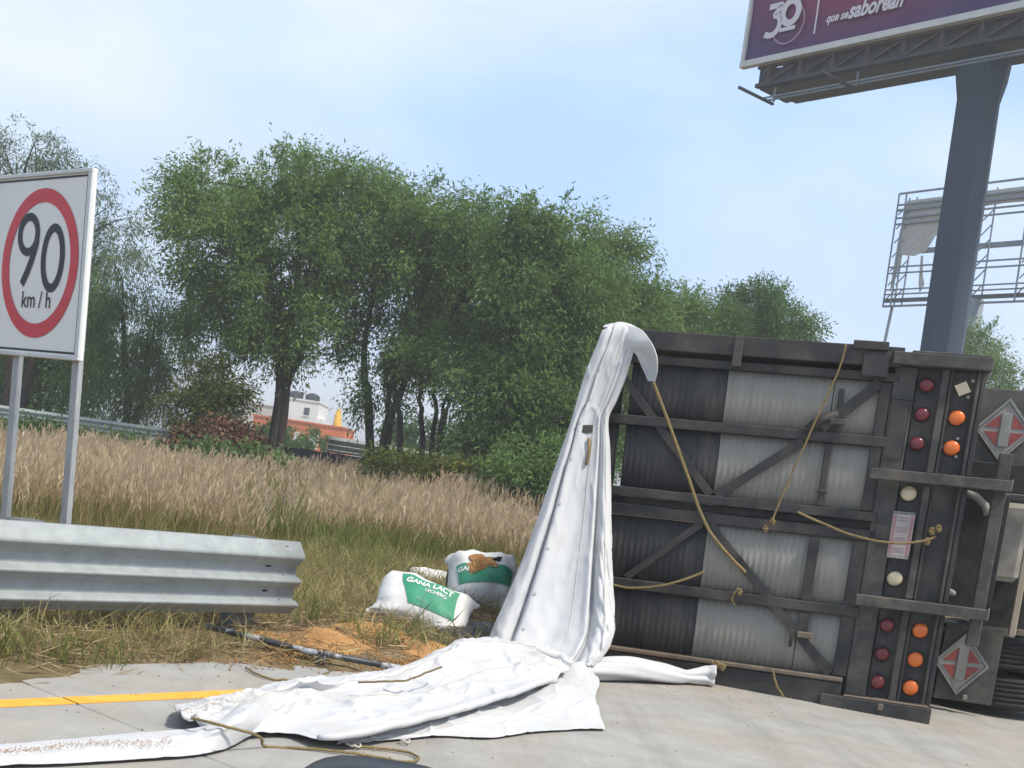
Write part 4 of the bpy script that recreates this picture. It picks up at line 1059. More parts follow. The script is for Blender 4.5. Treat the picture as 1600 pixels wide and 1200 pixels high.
TREES = [
 dict(label='tall broad tree with twin dark trunks beside the brush pile', Y=34, base=(430, 700), r0=0.15,
      trunks=[[(428, 700), (434, 640), (437, 580), (430, 500), (420, 430)], [(436, 700), (445, 640), (452, 590), (472, 545), (490, 470), (505, 390)], [(437, 590), (450, 520), (465, 440), (470, 350)]],
      blobs=[(410, 400, 150, 105, 110, 0), (480, 330, 115, 75, 64, 0.5), (330, 340, 85, 70, 42, 0), (320, 290, 35, 45, 12, .3), (470, 262, 32, 24, 8, 0), (540, 320, 70, 52, 28, 0), (350, 490, 85, 70, 52, 1.0), (470, 500, 70, 55, 36, 0), (430, 545, 66, 22, 14, 0.3), (590, 290, 26, 28, 8, 0.4)], m='leaf_green'),
 dict(label='tree with slanting forked trunk in front of the far barrier', Y=35, base=(590, 712), r0=0.14,
      trunks=[[(588, 712), (578, 640), (568, 580), (572, 520), (585, 450)], [(598, 712), (612, 650), (635, 590), (650, 520), (660, 440)], [(592, 700), (606, 640), (600, 560)]],
      blobs=[(620, 450, 105, 90, 70, 0.6), (600, 380, 95, 60, 46, 0), (560, 550, 44, 45, 20, -.4), (590, 615, 26, 34, 7, -.4), (650, 330, 70, 40, 26, .5), (620, 530, 70, 50, 34, 0)], m='leaf_dark', droop=0.6),
 dict(label='tree on a cluster of thin dark stems left of the hanging tarpaulin', Y=34, base=(672, 715), r0=0.10,
      trunks=[[(638, 715), (626, 660), (618, 620), (612, 560)], [(668, 715), (660, 660), (656, 610), (660, 540)], [(674, 715), (680, 650), (678, 600), (700, 520)], [(682, 715), (694, 660), (704, 620), (730, 540)], [(690, 715), (692, 640), (720, 600)]],
      blobs=[(720, 470, 110, 90, 80, 0.4), (690, 400, 90, 60, 44, 0), (760, 390, 80, 55, 36, .6), (700, 550, 80, 36, 30, -.3), (740, 345, 55, 32, 18, 0), (780, 540, 60, 50, 30, 0)], m='leaf_green'),
 dict(label='dense leaning tree with low dark branches behind the hanging tarpaulin', Y=31, base=(800, 755), r0=0.13,
      trunks=[[(760, 750), (775, 690), (790, 640), (810, 560)], [(795, 755), (830, 690), (860, 620), (880, 540)], [(815, 760), (850, 700), (900, 640), (930, 560)], [(770, 750), (740, 700), (700, 690)]],
      blobs=[(840, 500, 95, 95, 82, 0.4), (800, 620, 62, 60, 42, -.3), (860, 640, 60, 80, 48, -.2), (830, 400, 75, 55, 38, .6), (905, 470, 70, 80, 44, 0.6), (770, 690, 45, 38, 18, -.4), (900, 700, 50, 60, 30, 0), (830, 715, 55, 40, 30, 0), (845, 350, 40, 28, 12, .5), (750, 600, 50, 45, 24, .2)], m='leaf_dark', droop=0.5),
 dict(label='rounded tree rising just left of the trailer corner', Y=35, base=(930, 770), r0=0.12,
      trunks=[[(925, 770), (930, 700), (940, 600), (950, 520)], [(935, 770), (960, 660), (985, 560)]],
      blobs=[(945, 480, 82, 72, 60, 0), (920, 400, 60, 48, 26, 0), (990, 500, 62, 60, 36, .3), (925, 610, 70, 75, 46, 0), (960, 420, 45, 45, 18, .4), (985, 430, 22, 40, 8, .4), (930, 690, 60, 45, 26, 0)], m='leaf_green'),
 dict(label='low tree showing over the middle of the trailer', Y=38, base=(1060, 790), r0=0.11,
      trunks=[[(1055, 790), (1055, 680), (1050, 580), (1050, 510)], [(1060, 790), (1085, 650), (1100, 540)]],
      blobs=[(1050, 510, 62, 50, 40, 0), (1100, 510, 55, 40, 30, .3), (1015, 530, 55, 55, 34, .4), (1060, 590, 90, 60, 40, 0), (1010, 470, 26, 30, 9, .2)], m='leaf_green'),
 dict(label='separate round tree top right of the others above the trailer', Y=42, base=(1200, 800), r0=0.12,
      trunks=[[(1195, 800), (1195, 700), (1190, 600), (1190, 520)]],
      blobs=[(1180, 500, 52, 38, 34, 0), (1230, 518, 40, 30, 20, 0), (1195, 560, 75, 50, 40, 0), (1185, 472, 30, 18, 9, 0), (1150, 530, 40, 34, 18, .3)], m='leaf_dark'),
 dict(label='pale wispy tall tree behind the speed limit sign', Y=37, base=(20, 660), r0=0.16,
      trunks=[[(10, 660), (15, 560), (20, 450), (30, 350)], [(30, 660), (60, 520), (95, 400)]],
      blobs=[(40, 300, 85, 85, 60, 0), (20, 240, 55, 42, 26, 0), (110, 320, 62, 62, 34, .3), (150, 400, 55, 62, 30, 0), (85, 262, 40, 26, 12, 0), (185, 360, 28, 60, 14, .2), (60, 420, 110, 60, 44, 0), (205, 400, 35, 26, 10, 0)], m='leaf_pale', per=95, leaf=(0.15, 0.036), droop=0.9, twig=0.75),
 dict(label='light green drooping willow between the sign and the brush pile', Y=36, base=(200, 680), r0=0.13,
      trunks=[[(200, 680), (200, 610), (195, 540), (190, 480)], [(205, 680), (225, 600), (240, 520)]],
      blobs=[(190, 500, 75, 70, 56, 0), (240, 530, 55, 70, 40, -.2), (180, 590, 80, 62, 52, -.3), (235, 600, 52, 48, 28, -.4), (150, 470, 50, 45, 24, .3), (280, 520, 32, 50, 16, .4), (175, 440, 42, 30, 12, 0)], m='leaf_willow', leaf=(0.17, 0.032), droop=1.1, twig=0.8, per=125),
 dict(label='dark green tree seen between the two sign posts', Y=40, base=(60, 665), r0=0.13,
      trunks=[[(60, 665), (62, 600), (60, 540)], [(66, 665), (90, 590), (110, 540)]],
      blobs=[(50, 580, 82, 50, 50, 0), (110, 540, 60, 70, 42, 0), (30, 520, 60, 50, 30, .3), (100, 620, 60, 34, 26, -.4), (20, 610, 50, 34, 22, -.2)], m='leaf_dark', droop=0.6),
 dict(label='bushy green tree showing right of the billboard pole', Y=48, base=(1530, 880), r0=0.12,
      trunks=[[(1530, 880), (1530, 700), (1530, 570)]],
      blobs=[(1520, 550, 36, 34, 24, 0), (1545, 590, 44, 34, 22, 0), (1590, 600, 36, 22, 14, .3), (1530, 640, 70, 50, 26, 0), (1500, 525, 14, 16, 5, 0), (1600, 650, 60, 40, 16, 0)], m='leaf_green'),
]
for t in TREES:
    tree('tree', **t)
tree('shrub', 'yellow tipped shrub just above the brown brush pile', 33, (330, 690), [[(330, 690), (335, 640), (340, 600)], [(325, 690), (310, 640)]],
     [(345, 605, 42, 38, 34, 0), (300, 640, 42, 32, 26, -.3), (350, 645, 42, 30, 22, 0)], m='leaf_yellow', cat='shrub', per=110, limbs=8, r0=0.04, twig=0.4, group='shrubs on the verge')
tree('shrub', 'low green bush below the far barrier, left of the right sign post', 33, (65, 690), [[(65, 690), (66, 672)]],
     [(65, 680, 46, 12, 34, 0), (30, 680, 30, 11, 14, 0), (105, 686, 30, 10, 12, 0)], m='leaf_weed', cat='shrub', per=90, limbs=0, r0=0.03, twig=0.3, group='shrubs on the verge')
tree('shrub', 'grey green bush against the far barrier under the willow', 32, (190, 705), [[(190, 705), (190, 690)]],
     [(170, 696, 50, 12, 20, 0), (235, 700, 40, 14, 16, 0)], m='leaf_willow', cat='shrub', per=70, limbs=0, r0=0.03, twig=0.35, group='shrubs on the verge')
tree('shrub', 'bright green bushes seen between the thin stems beyond the barrier', 58, (660, 745), [[(660, 745), (660, 700)]],
     [(640, 680, 50, 28, 40, 0), (720, 690, 50, 32, 44, 0), (690, 700, 60, 20, 30, 0), (760, 690, 40, 40, 30, 0)], m='leaf_weed', cat='shrub', per=90, limbs=0, r0=0.05, twig=0.5, leaf=(0.2, 0.09), group='shrubs on the verge')
tree('shrub', 'green weeds in front of the orange building', 60, (490, 712), [[(490, 712), (490, 700)]],
     [(480, 690, 60, 12, 34, 0), (420, 680, 40, 22, 20, 0)], m='leaf_weed', cat='shrub', per=80, limbs=0, r0=0.04, twig=0.4, leaf=(0.2, 0.08), group='shrubs on the verge')
tree('shrub', 'olive weeds at the foot of the thin stemmed tree', 29, (660, 735), [[(660, 735), (660, 725)]],
     [(650, 728, 70, 8, 30, 0), (720, 738, 60, 9, 24, 0), (590, 722, 40, 7, 12, 0)], m='leaf_yellow', cat='shrub', per=70, limbs=0, r0=0.03, twig=0.3, group='shrubs on the verge')
tree('shrub', 'dark undergrowth below the leaning tree by the tarpaulin', 28, (820, 775), [[(820, 775), (820, 755)]],
     [(800, 750, 60, 22, 34, 0), (860, 750, 55, 35, 40, 0), (900, 740, 50, 50, 34, .5), (840, 720, 55, 30, 26, .6)], m='leaf_dark', cat='shrub', per=95, limbs=0, r0=0.03, twig=0.35, group='shrubs on the verge')
tree('shrub', 'bright green vine leaves growing over the foot of the brush pile', 29.5, (330, 725), [[(330, 725), (330, 712)]],
     [(310, 703, 38, 13, 24, 0), (370, 712, 34, 11, 18, 0), (430, 722, 38, 10, 14, 0)], m='leaf_willow', cat='shrub', per=45, limbs=0, r0=0.02, twig=0.25, leaf=(0.12, 0.06), group='shrubs on the verge')
# brush pile: a mound of dead leaves and sticks
bp_o = tree('brush_pile', 'heap of dead brown branches and leaves on the grass', 31, (340, 722), [[(300, 715), (330, 690), (360, 680)], [(390, 720), (350, 690), (330, 672)], [(340, 722), (342, 690), (345, 665)]],
     [(340, 696, 62, 20, 70, 0), (345, 680, 34, 13, 20, 0), (392, 703, 26, 14, 14, 0)], m='leaf_dead', cat='brush pile', per=85, limbs=14, r0=0.03, twig=0.3, leaf=(0.16, 0.07), droop=0.5, group=None)
# bare weeds standing behind the guardrail end
wd_b = at_z(425, 850, .12); wd_o = empty('bare_weed', tuple(wd_b)); tag(wd_o, 'bare branching weed stalk standing behind the guardrail end', 'weed')
b = MB(); rr2 = random.Random(4)
for k in range(7):
    a0 = rr2.uniform(-.5, .5); L = rr2.uniform(.5, .85)
    pts = [(0.12 * (k - 3) * .3, 0, 0), (a0 * L * .4 + .02 * k, 0.02, L * .5), (a0 * L + rr2.uniform(-.1, .1), rr2.uniform(-.1, .1), L)]
    b.tube(pts, [.006, .005, .002], 5)
    for j in range(3):
        s = rr2.uniform(.4, .9); p = np.array(pts[1]) * (1 - s) + np.array(pts[2]) * s
        b.tube([tuple(p), tuple(p + np.array([rr2.uniform(-.12, .12), 0, rr2.uniform(.05, .14)]))], [.003, .001], 4)
b.build('stalks', 'dusty_steel', wd_o)

# ------------------------------------------------------------------ grass
def blades(P, Hh, lean_dir, lean, wid, tint, curl=0.5):
    """bent two-segment blades"""
    n = len(P); up = np.zeros((n, 3)); up[:, 2] = 1
    a = rng.uniform(0, 2 * math.pi, n); S = np.stack([np.cos(a), np.sin(a), a * 0], 1)
    M = P + up * (Hh * 0.55)[:, None] + lean_dir * (Hh * lean * 0.35)[:, None]
    T = P + up * (Hh * (1 - 0.18 * lean * curl))[:, None] + lean_dir * (Hh * lean)[:, None]
    w = wid[:, None]
    V = np.stack([P - S * w, P + S * w, M - S * w * .75, M + S * w * .75, T], 1).reshape(-1, 3)
    i = np.arange(n) * 5
    F = np.concatenate([np.stack([i, i + 1, i + 3], 1), np.stack([i, i + 3, i + 2], 1), np.stack([i + 2, i + 3, i + 4], 1)])
    return V, F, np.repeat(np.clip(tint, 0, 1), 5), T
def scatter(n, a0, a1, q0, q1, dens=None):
    a = rng.uniform(a0, a1, n); q = rng.uniform(q0, q1, n)
    if dens is not None:
        k = rng.random(n) < dens(a, q); a, q = a[k], q[k]
    P = a[:, None] * RD + q[:, None] * RL; P[:, 2] = terrain_z(a, q)
    return P, a, q
def in_view(P, m=90):
    y = np.maximum(P[:, 1], .1); A = P[:, 0] / y * FPX; Bz = (P[:, 2] + .4 - CAM_H) / y * FPX
    px = PCX + A * cR + Bz * sR
    return (px > -m - 100) & (px < 1010 + m) & (P[:, 1] > 2)
def leandir(n, bias=(0.5, -0.1)):
    a = rng.uniform(0, 2 * math.pi, n); d = np.stack([np.cos(a) + bias[0], np.sin(a) + bias[1], a * 0], 1)
    return d / (np.linalg.norm(d, axis=1)[:, None] + .2)
def tuft_points(P, k, sp):
    Q = np.repeat(P, k, axis=0); Q[:, :2] += rng.normal(size=(len(Q), 2)) * sp; return Q
front = lambda a: 11.6 + (fbm(a * 0.35, a * 0, 77, 3) - .5) * 3.0
# tall pink-topped grass
P, a, q = scatter(20000, -6, 30, 10.0, 26.0, lambda a, q: sstep(-.5, .6, q - front(a)) * (0.45 + 0.75 * fbm(a * .5, q * .5, 15, 3)))
P = P[in_view(P)]
hs = 0.27 + 0.82 * (fbm(P[:, 0] * 1.1, P[:, 1] * 1.1, 4, 4) - .15)
Q = tuft_points(P, 10, .07); h = np.repeat(hs, 10) * rng.uniform(.45, .95, len(Q))
V, F, T, _ = blades(Q, h, leandir(len(Q)), rng.uniform(.1, .6, len(Q)), np.full(len(Q), .0048), rng.normal(.42, .22, len(Q)))
tag(link('tall_grass', np_mesh('tall_grass', V, F, T), 'grass_blade'), 'tall yellow green grass covering the verge below the trees', 'grass', kind='stuff')
P = P[rng.random(len(P)) < .15 + .75 * sstep(.35, .62, fbm(P[:, 0] * .55 + 3, P[:, 1] * .55, 66, 4))]; hs = 0.27 + 0.82 * (fbm(P[:, 0] * 1.1, P[:, 1] * 1.1, 4, 4) - .15)
Q = tuft_points(P, 6, .09); h = np.repeat(hs, 6) * rng.uniform(.6, 1.25, len(Q))
V, F, T, tip = blades(Q, h, leandir(len(Q)), rng.uniform(.1, .45, len(Q)), np.full(len(Q), .0026), rng.normal(.65, .2, len(Q)))
o = link('grass_stems', np_mesh('grass_stems', V, F, T), 'straw'); tag(o, 'thin dry stems standing among the tall grass', 'grass', kind='stuff')
pd = leandir(len(tip)) * .35; pd[:, 2] = 1; pd /= np.linalg.norm(pd, axis=1)[:, None]
pb = np.concatenate([tip - pd * .06, tip - pd * .02, tip - pd * .10, tip - pd * .16]); pdd = np.concatenate([pd + rand_unit(len(pd)) * .35 for _ in range(4)]); pdd /= np.linalg.norm(pdd, axis=1)[:, None]
tn = np.clip(np.tile(rng.normal(.5, .25, len(tip)), 4), 0, 1)
o = link('grass_plumes', leaves_mesh('grass_plumes', pb, pdd, rng.uniform(.09, .17, len(pb)), rng.uniform(.013, .025, len(pb)), tn), 'grass_plume')
tag(o, 'pinkish seed heads over the tall grass', 'grass', kind='stuff')
# green patches low in the tall grass, and at its front
P, a, q = scatter(3600, -6, 26, 9.0, 15.0, lambda a, q: sstep(-1.6, -.2, q - front(a)) * sstep(.42, .62, fbm(a * .45 + 9, q * .45, 25, 3)))
P = P[in_view(P)]
Q = tuft_points(P, 16, .09); h = rng.uniform(.18, .55, len(Q))
V, F, T, _ = blades(Q, h, leandir(len(Q), (0, 0)), rng.uniform(.2, .9, len(Q)), np.full(len(Q), .006), rng.normal(.45, .2, len(Q)))
tag(link('green_grass', np_mesh('green_grass', V, F, T), 'grass_green'), 'greener grass clumps at the front of the tall grass', 'grass', kind='stuff')
P, a, q = scatter(3600, -6, 30, 11.5, 25.0, lambda a, q: sstep(.46, .62, fbm(a * .8 + 31, q * .8, 85, 3)))
P = P[in_view(P)]
Q = tuft_points(P, 12, .10); h = rng.uniform(.3, .85, len(Q))
V, F, T, _ = blades(Q, h, leandir(len(Q)), rng.uniform(.2, .9, len(Q)), np.full(len(Q), .0055), rng.normal(.6, .25, len(Q)))
tag(link('mixed_grass', np_mesh('mixed_grass', V, F, T), 'grass_green'), 'arching green blades mixed into the pinkish tall grass', 'grass', kind='stuff')
# half-dry short grass on the verge
P, a, q = scatter(19000, -4, 20, 5.55, 13.0, lambda a, q: (1 - .95 * ((abs(a - 5.5) < .45) & (q < 6.75))) * sstep(5.6, 5.95, q) * (0.35 + 0.9 * fbm(a * .9, q * .9, 35, 3)) * (1 - .9 * (np.hypot((a - 7.2) / 1.6, (q - 6.3) / .55) < 1)) * (1 - .93 * (np.hypot((a - 7.7) / .75, (q - 6.75) / .5) < 1)) * (1 - .9 * (np.hypot((a - 8.6) / .7, (q - 7.1) / .5) < 1)))
P = P[in_view(P)]
Q = tuft_points(P, 7, .06); h = rng.uniform(.05, .24, len(Q))
V, F, T, _ = blades(Q, h, leandir(len(Q), (0, 0)), rng.uniform(.4, 1.5, len(Q)), rng.uniform(.0025, .005, len(Q)), rng.normal(.78, .22, len(Q)))
tag(link('verge_grass', np_mesh('verge_grass', V, F, T), 'grass_blade'), 'short half dry grass on the verge along the road', 'grass', kind='stuff')
P, a, q = scatter(2200, -4, 16, 5.9, 11.5, lambda a, q: (1 - .95 * ((abs(a - 5.5) < .45) & (q < 6.75))) * sstep(.5, .7, fbm(a * .8 + 3, q * .8, 45, 3)) * (np.hypot((a - 7.9) / 1.3, (q - 6.7) / .75) > 1))
P = P[in_view(P)]
Q = tuft_points(P, 12, .06); h = rng.uniform(.06, .3, len(Q))
V, F, T, _ = blades(Q, h, leandir(len(Q), (0, 0)), rng.uniform(.4, 1.3, len(Q)), rng.uniform(.003, .006, len(Q)), rng.normal(.4, .2, len(Q)))
tag(link('verge_weeds', np_mesh('verge_weeds', V, F, T), 'grass_green'), 'scattered green weeds on the dry verge', 'grass', kind='stuff')
P = np.array([RC(3.0 + rng.normal() * .45, 5.82 + rng.normal() * .10, 0) for _ in range(60)]); P[:, 2] = terrain_z(P @ RD, P @ RL) - .01
Q = tuft_points(P, 14, .035); h = rng.uniform(.07, .26, len(Q))
V, F, T, _ = blades(Q, h, leandir(len(Q), (0.2, -.5)), rng.uniform(.4, 1.5, len(Q)), rng.uniform(.002, .0045, len(Q)), rng.normal(.5, .25, len(Q)))
tag(link('kerb_grass', np_mesh('kerb_grass', V, F, T), 'grass_green'), 'green grass leaning onto the road edge below the guardrail', 'grass', kind='stuff')
# cut straw lying about
n = 130000
P, a, q = scatter(n, -4, 18, 5.35, 12.5, lambda a, q: sstep(5.35, 5.85, q) * (1.0 - .45 * sstep(7.5, 10, q)) * (.40 + .75 * fbm(a * 1.1, q * 1.1, 55, 3)))
P = P[in_view(P)]; n = len(P); P[:, 2] += rng.uniform(.005, .09, n) * rng.random(n)
dd = rand_unit(n); dd[:, 2] *= .28; dd /= np.linalg.norm(dd, axis=1)[:, None]
o = link('cut_straw', leaves_mesh('cut_straw', P, dd, rng.uniform(.06, .26, n), rng.uniform(.0022, .005, n), rng.normal(.5, .25, n)), 'straw')
tag(o, 'flattened dry straw covering the verge around the sacks', 'straw', kind='stuff')

# ================================================================== FAR BARRIER
def far_rail(label, p0, p1, Y, sc=1.0):
    A_, B_ = at_y(*p0, Y), at_y(*p1, Y); d = B_ - A_; L = np.linalg.norm(d[:2]); o = empty('guardrail')
    z0 = min(A_[2], B_[2])
    o.matrix_world = Matrix.Translation((A_[0], A_[1], A_[2] - .62 * sc)) @ Matrix.Rotation(math.atan2(d[1], d[0]), 4, 'Z') @ Matrix.Rotation(-math.atan2(d[2], L), 4, 'Y')
    tag(o, label, 'guardrail', 'far guardrails')
    rail_beam('rail_beam', 0, L, o, 'galvanised', sc, 12)
    for k in range(int(L // 3) + 1):
        MB().box(k * 3 + .3, k * 3 + .42, 0.01, .14, -.5, .66 * sc).build('post', 'galvanised_post', o)
far_rail('far steel guardrail crossing behind the sign posts', (-90, 622), (300, 678), 34.2, .74)
far_rail('far steel guardrail end in front of the orange building', (514, 684), (760, 722), 40)
# dark culvert kerb below the far rail
kb = MB(); k0, k1 = at_y(400, 705, 37), at_y(600, 733, 37)
kb.bar(k0, k1, .35, .5, (0, 0, 1)); o = kb.build('culvert_wall', 'truss_dark'); tag(o, 'dark low wall under the far guardrail beside the twin trunks', 'wall')

# ================================================================== BUILDINGS
def at_frame(px, py, Y): return at_y(px, py, Y)
def house(label, Y, x0, x1, ytop, zb, m, wins=(), depth=7, roof=None):
    """x0,x1,ytop in picture units give the size; the house stands upright in the world"""
    A_ = at_y(x0, ytop, Y); B_ = at_y(x1, ytop, Y); zt = at_y((x0 + x1) / 2, ytop, Y)[2]
    o = empty('house', (A_[0], Y, zb)); tag(o, label, 'building', 'houses beyond the trees')
    W = B_[0] - A_[0]; H = zt - zb
    MB().box(0, W, 0, depth, 0, H).build('wall', m, o)
    MB().box(-.1, W + .1, -.1, depth + .1, H + .005, H + .16).build('parapet', m if roof is None else roof, o)
    for wx, wz, ww, wh, wm in wins:
        wo_ = MB().box(wx, wx + ww, -.04, -.005, wz, wz + wh).build('window', wm, o)
        MB().box(wx - .08, wx + ww + .08, -.09, -.045, wz - .12, wz - .02).build('sill', m, wo_)
    return o, A_[0], W, zt
hA, ax, aw, azt = house('white flat roofed house carrying two black water tanks', 125, 446, 499, 626, 2.0, 'white_wall', wins=((2.0, 3.6, .55, .75, 'window_dark'),))
MB().box(aw + .004, aw + .55, 0.5, 6, 0, azt - 2.0 - 1.55).build('side_block', 'white_wall', hA)
for tx in (ax + .65, ax + 2.35):
    o = empty('water_tank', (tx, 127, azt + .165)); tag(o, 'black round water tank on the white house roof, ' + ('left' if tx < ax + 1 else 'right') + ' of two', 'water tank', 'water tanks')
    b = MB(); b.tube([(0, 0, 0), (0, 0, .55), (0, 0, .72), (0, 0, .82)], [.74, .74, .5, .2], 20); b.build('body', 'tank_black', o)
    b = MB()
    for rz in (.12, .3, .46): b.tube([(.75 * math.cos(t), .75 * math.sin(t), rz) for t in np.linspace(0, 2 * math.pi, 21)], .025, 5)
    b.build('rib', 'tank_black', o)
hB, bx, bw, bzt = house('orange brick house below the white house', 110, 395, 541, 660, 1.2, 'brick_wall', wins=((5.2, 1.0, .75, 1.3, 'white_wall'), (3.8, 1.6, .4, .7, 'white_wall'), (1.0, .4, 1.2, 1.0, 'pale_wall')))
hC, _, _, _ = house('pale low house half hidden left of the twin trunks', 120, 372, 428, 632, 1.2, 'pale_wall', wins=((1.0, 1.2, .8, .9, 'window_dark'), (2.3, 1.2, .6, .9, 'white_wall')))
yt = at_y(520, 668, 115); o = empty('yellow_spire', tuple(yt - np.array([0, 0, 2.0]))); tag(o, 'yellow tapering spire rising behind the orange house', 'spire')
b = MB(); b.tube([(0, 3, 0), (0, 3, 2.0), (-.1, 3, 3.3), (-.05, 3, 3.75), (0, 3, 3.95)], [.5, .46, .3, .2, .03], 14); b.build('shaft', 'yellow_tower', o, True)
MB().box(-.6, .6, 2.4, 3.6, 1.7, 1.95).build('base', 'brick_wall', o)
# thin street light mast seen between the stems
lp = at_y(690, 700, 70); o = empty('light_mast', (lp[0], lp[1], 0.9)); tag(o, 'thin pale mast standing between the tree stems', 'mast')
b = MB(); b.tube([(0, 0, 0), (0, 0, 3.2)], [.06, .045], 8); b.build('shaft', 'placard_metal', o)
MB().box(-.12, .12, -.12, .12, 0.0, .05).build('base_plate', 'placard_metal', o)

# ================================================================== BILLBOARD
BH = rad(-39.6)
bd = np.array([-math.sin(BH), -math.cos(BH), 0]); bn = np.array([math.cos(BH), -math.sin(BH), 0])   # along the board (to the right, nearer), away from the viewer
BC = at_y(1508, 300, 36.0); BC[2] = 0
bb_o = empty('billboard'); bb_o.matrix_world = Matrix(((bd[0], bn[0], 0, BC[0]), (bd[1], bn[1], 0, BC[1]), (0, 0, 1, 0), (0, 0, 0, 1)))
tag(bb_o, 'large purple billboard on a thick blue steel pole above the trailer', 'billboard')
b = MB(); b.tube([(0, 0, -1), (0, 0, 13.9), (0, 0, 14.4)], [.61, .61, .61], 8); b.build('pole', 'mono_blue', bb_o)
b = MB(); b.tube([(0, 0, 14.35), (0, 0, 14.55), (0, 0, 14.95), (0, 0, 15.43)], [.62, .66, .74, .78], 8); b.build('pole_head', 'mono_blue', bb_o)
YF, X0, X1, Z0, Z1 = -1.32, -7.93, 7.9, 16.42, 22.6
# printed face: colour varies along the print
m = bpy.data.materials.new('board_face'); m.use_nodes = True; nd, lk = m.node_tree.nodes, m.node_tree.links
tc = nd.new('ShaderNodeTexCoord'); mp = nd.new('ShaderNodeMapping'); gd = nd.new('ShaderNodeTexGradient'); gd.gradient_type = 'SPHERICAL'
mp.inputs['Location'].default_value = (3.6 / 6.2, 0, -19.0 / 2.9); mp.inputs['Scale'].default_value = (1 / 6.2, 0.01, 1 / 2.9)
rp = nd.new('ShaderNodeValToRGB'); rp.color_ramp.elements[0].color = (0.052, 0.020, 0.105, 1); rp.color_ramp.elements[1].color = (0.27, 0.006, 0.055, 1)
rp.color_ramp.elements[1].position = 0.75; e = rp.color_ramp.elements.new(.35); e.color = (0.145, 0.012, 0.078, 1)
lk.new(tc.outputs['Object'], mp.inputs['Vector']); lk.new(mp.outputs['Vector'], gd.inputs['Vector']); lk.new(gd.outputs['Fac'], rp.inputs['Fac'])
lk.new(rp.outputs['Color'], nd['Principled BSDF'].inputs['Base Color']); nd['Principled BSDF'].inputs['Roughness'].default_value = .55
MATS['board_face'] = m
xs, zs = np.linspace(X0, X1, 90), np.linspace(Z0, Z1, 40); XX, ZZ = np.meshgrid(xs, zs)
wv = 0.02 * np.sin((XX - ZZ * 2.2) * 2.6) * sstep(18.2, 16.4, ZZ) + 0.012 * np.sin((XX + ZZ) * 4)
link('printed_face', np_mesh('printed_face', np.stack([XX, YF + wv, ZZ], -1).reshape(-1, 3), grid_faces(40, 90)), 'board_face', bb_o, True)
MB().box(X0, X1, YF + .06, YF + .12, Z0, Z1).build('backing_panel', 'truss_dark', bb_o)
MB().box(X0 - .12, X1 + .1, YF - .12, YF + .1, Z0 - .22, Z0 - .02).build('frame_edge', 'board_frame', bb_o)
MB().box(X0 - .12, X0 - .005, YF - .1, YF + .1, Z0 - .015, Z1).build('frame_edge', 'board_frame', bb_o)
MB().box(X0 - .1, X1 + .1, YF - .1, YF + .1, Z1 + .01, Z1 + .15).build('frame_edge', 'board_frame', bb_o)
def bflat(name, v, f, m, ox, oz, dy=0.09):
    return MB().add([(p[0] + ox, YF - dy, p[1] + oz) for p in v], f).build(name, m, bb_o)
three = [(-.28, .52), (.10, .52), (.22, .50), (-.02, .22), (.12, .16), (.22, 0), (.20, -.22), (.06, -.40), (-.14, -.44), (-.34, -.36)]
v, f = ribbon(list(map(tuple, catmull(np.array([(*p, 0) for p in three]), 40)[:, :2])), .19); bflat('figure_three', v, f, 'board_print', -6.85, 17.52)
v, f = ribbon(ell(.31, .36, 32), .22, True); bflat('figure_zero', v, f, 'board_print', -6.23, 17.72)
v, f = ribbon(ell(.62, .66, 48)[26:] + ell(.62, .66, 48)[:8], .05); bflat('ring_mark', v, f, 'board_thin', -6.27, 17.36, .085)
v, f = ribbon([(-.32, 0), (.30, 0)], .13); bflat('caption_mark', v, f, 'board_print', -6.27, 17.18)
v, f = ribbon([(0, -.75), (0, 2.0)], .06); bflat('divider', v, f, 'board_print', -5.17, 17.55)
v, f = text_mesh('saborean', .70, .3, .022, .74); bflat('lettering', v, f, 'board_print', -3.02, 17.26)
v, f = text_mesh('que se', .38, .3, .012, .8); bflat('lettering', v, f, 'board_print', -4.38, 17.19)
v, f = text_mesh('Emociones', 1.15, .3, .03, .75); bflat('lettering', v, f, 'board_print', -2.95, 18.32)
# truss box under the face
for y in (-1.15, 0.3):
    MB().box(X0 + .5, X1 - .5, y - .09, y + .09, 15.50, 15.62).build('truss_chord', 'truss_dark', bb_o)
    MB().box(X0 + .5, X1 - .5, y - .07, y + .07, 16.12, 16.26).build('truss_chord', 'truss_rust', bb_o)
MB().box(X0 + .55, X1 - .55, -.05, .9, 15.62, 16.9).build('inner_screen', 'truss_dark', bb_o)
MB().box(X0 + .6, X0 + .66, -1.2, .4, 15.48, 16.4).build('end_plate', 'mono_blue', bb_o)
for k in range(12):
    x = X0 + .9 + k * 1.25
    MB().box(x, x + .1, -1.2, -1.1, 15.6, 16.12).build('truss_post', 'truss_rust', bb_o)
    b = MB(); b.bar((x, -1.14, 15.6), (x + 1.2, -1.14, 16.12), .06, .06); b.build('truss_diagonal', 'truss_rust', bb_o)
    b = MB(); b.bar((x, -1.05, 15.55), (x + .6, .3, 15.55), .08, .08, (0, 0, 1)); b.build('truss_tie', 'truss_rust', bb_o)
MB().box(X0 + .62, X1 - .5, -1.1, .28, 15.44, 15.495).build('floor_screen', 'truss_dark', bb_o)
MB().box(X0 + .62, X1 - .5, -1.05, -1.0, 15.63, 16.11).build('front_screen', 'truss_dark', bb_o)
for y in (-1.30, -1.52):
    MB().box(-6.75, X1 + .2, y - .025, y + .025, 14.93, 14.98).build('walkway_rail', 'truss_grey', bb_o)
for k in range(9):
    MB().box(-6.4 + k * 1.55, -6.35 + k * 1.55, -1.49, -1.33, 14.94, 14.97).build('walkway_rung', 'truss_grey', bb_o)
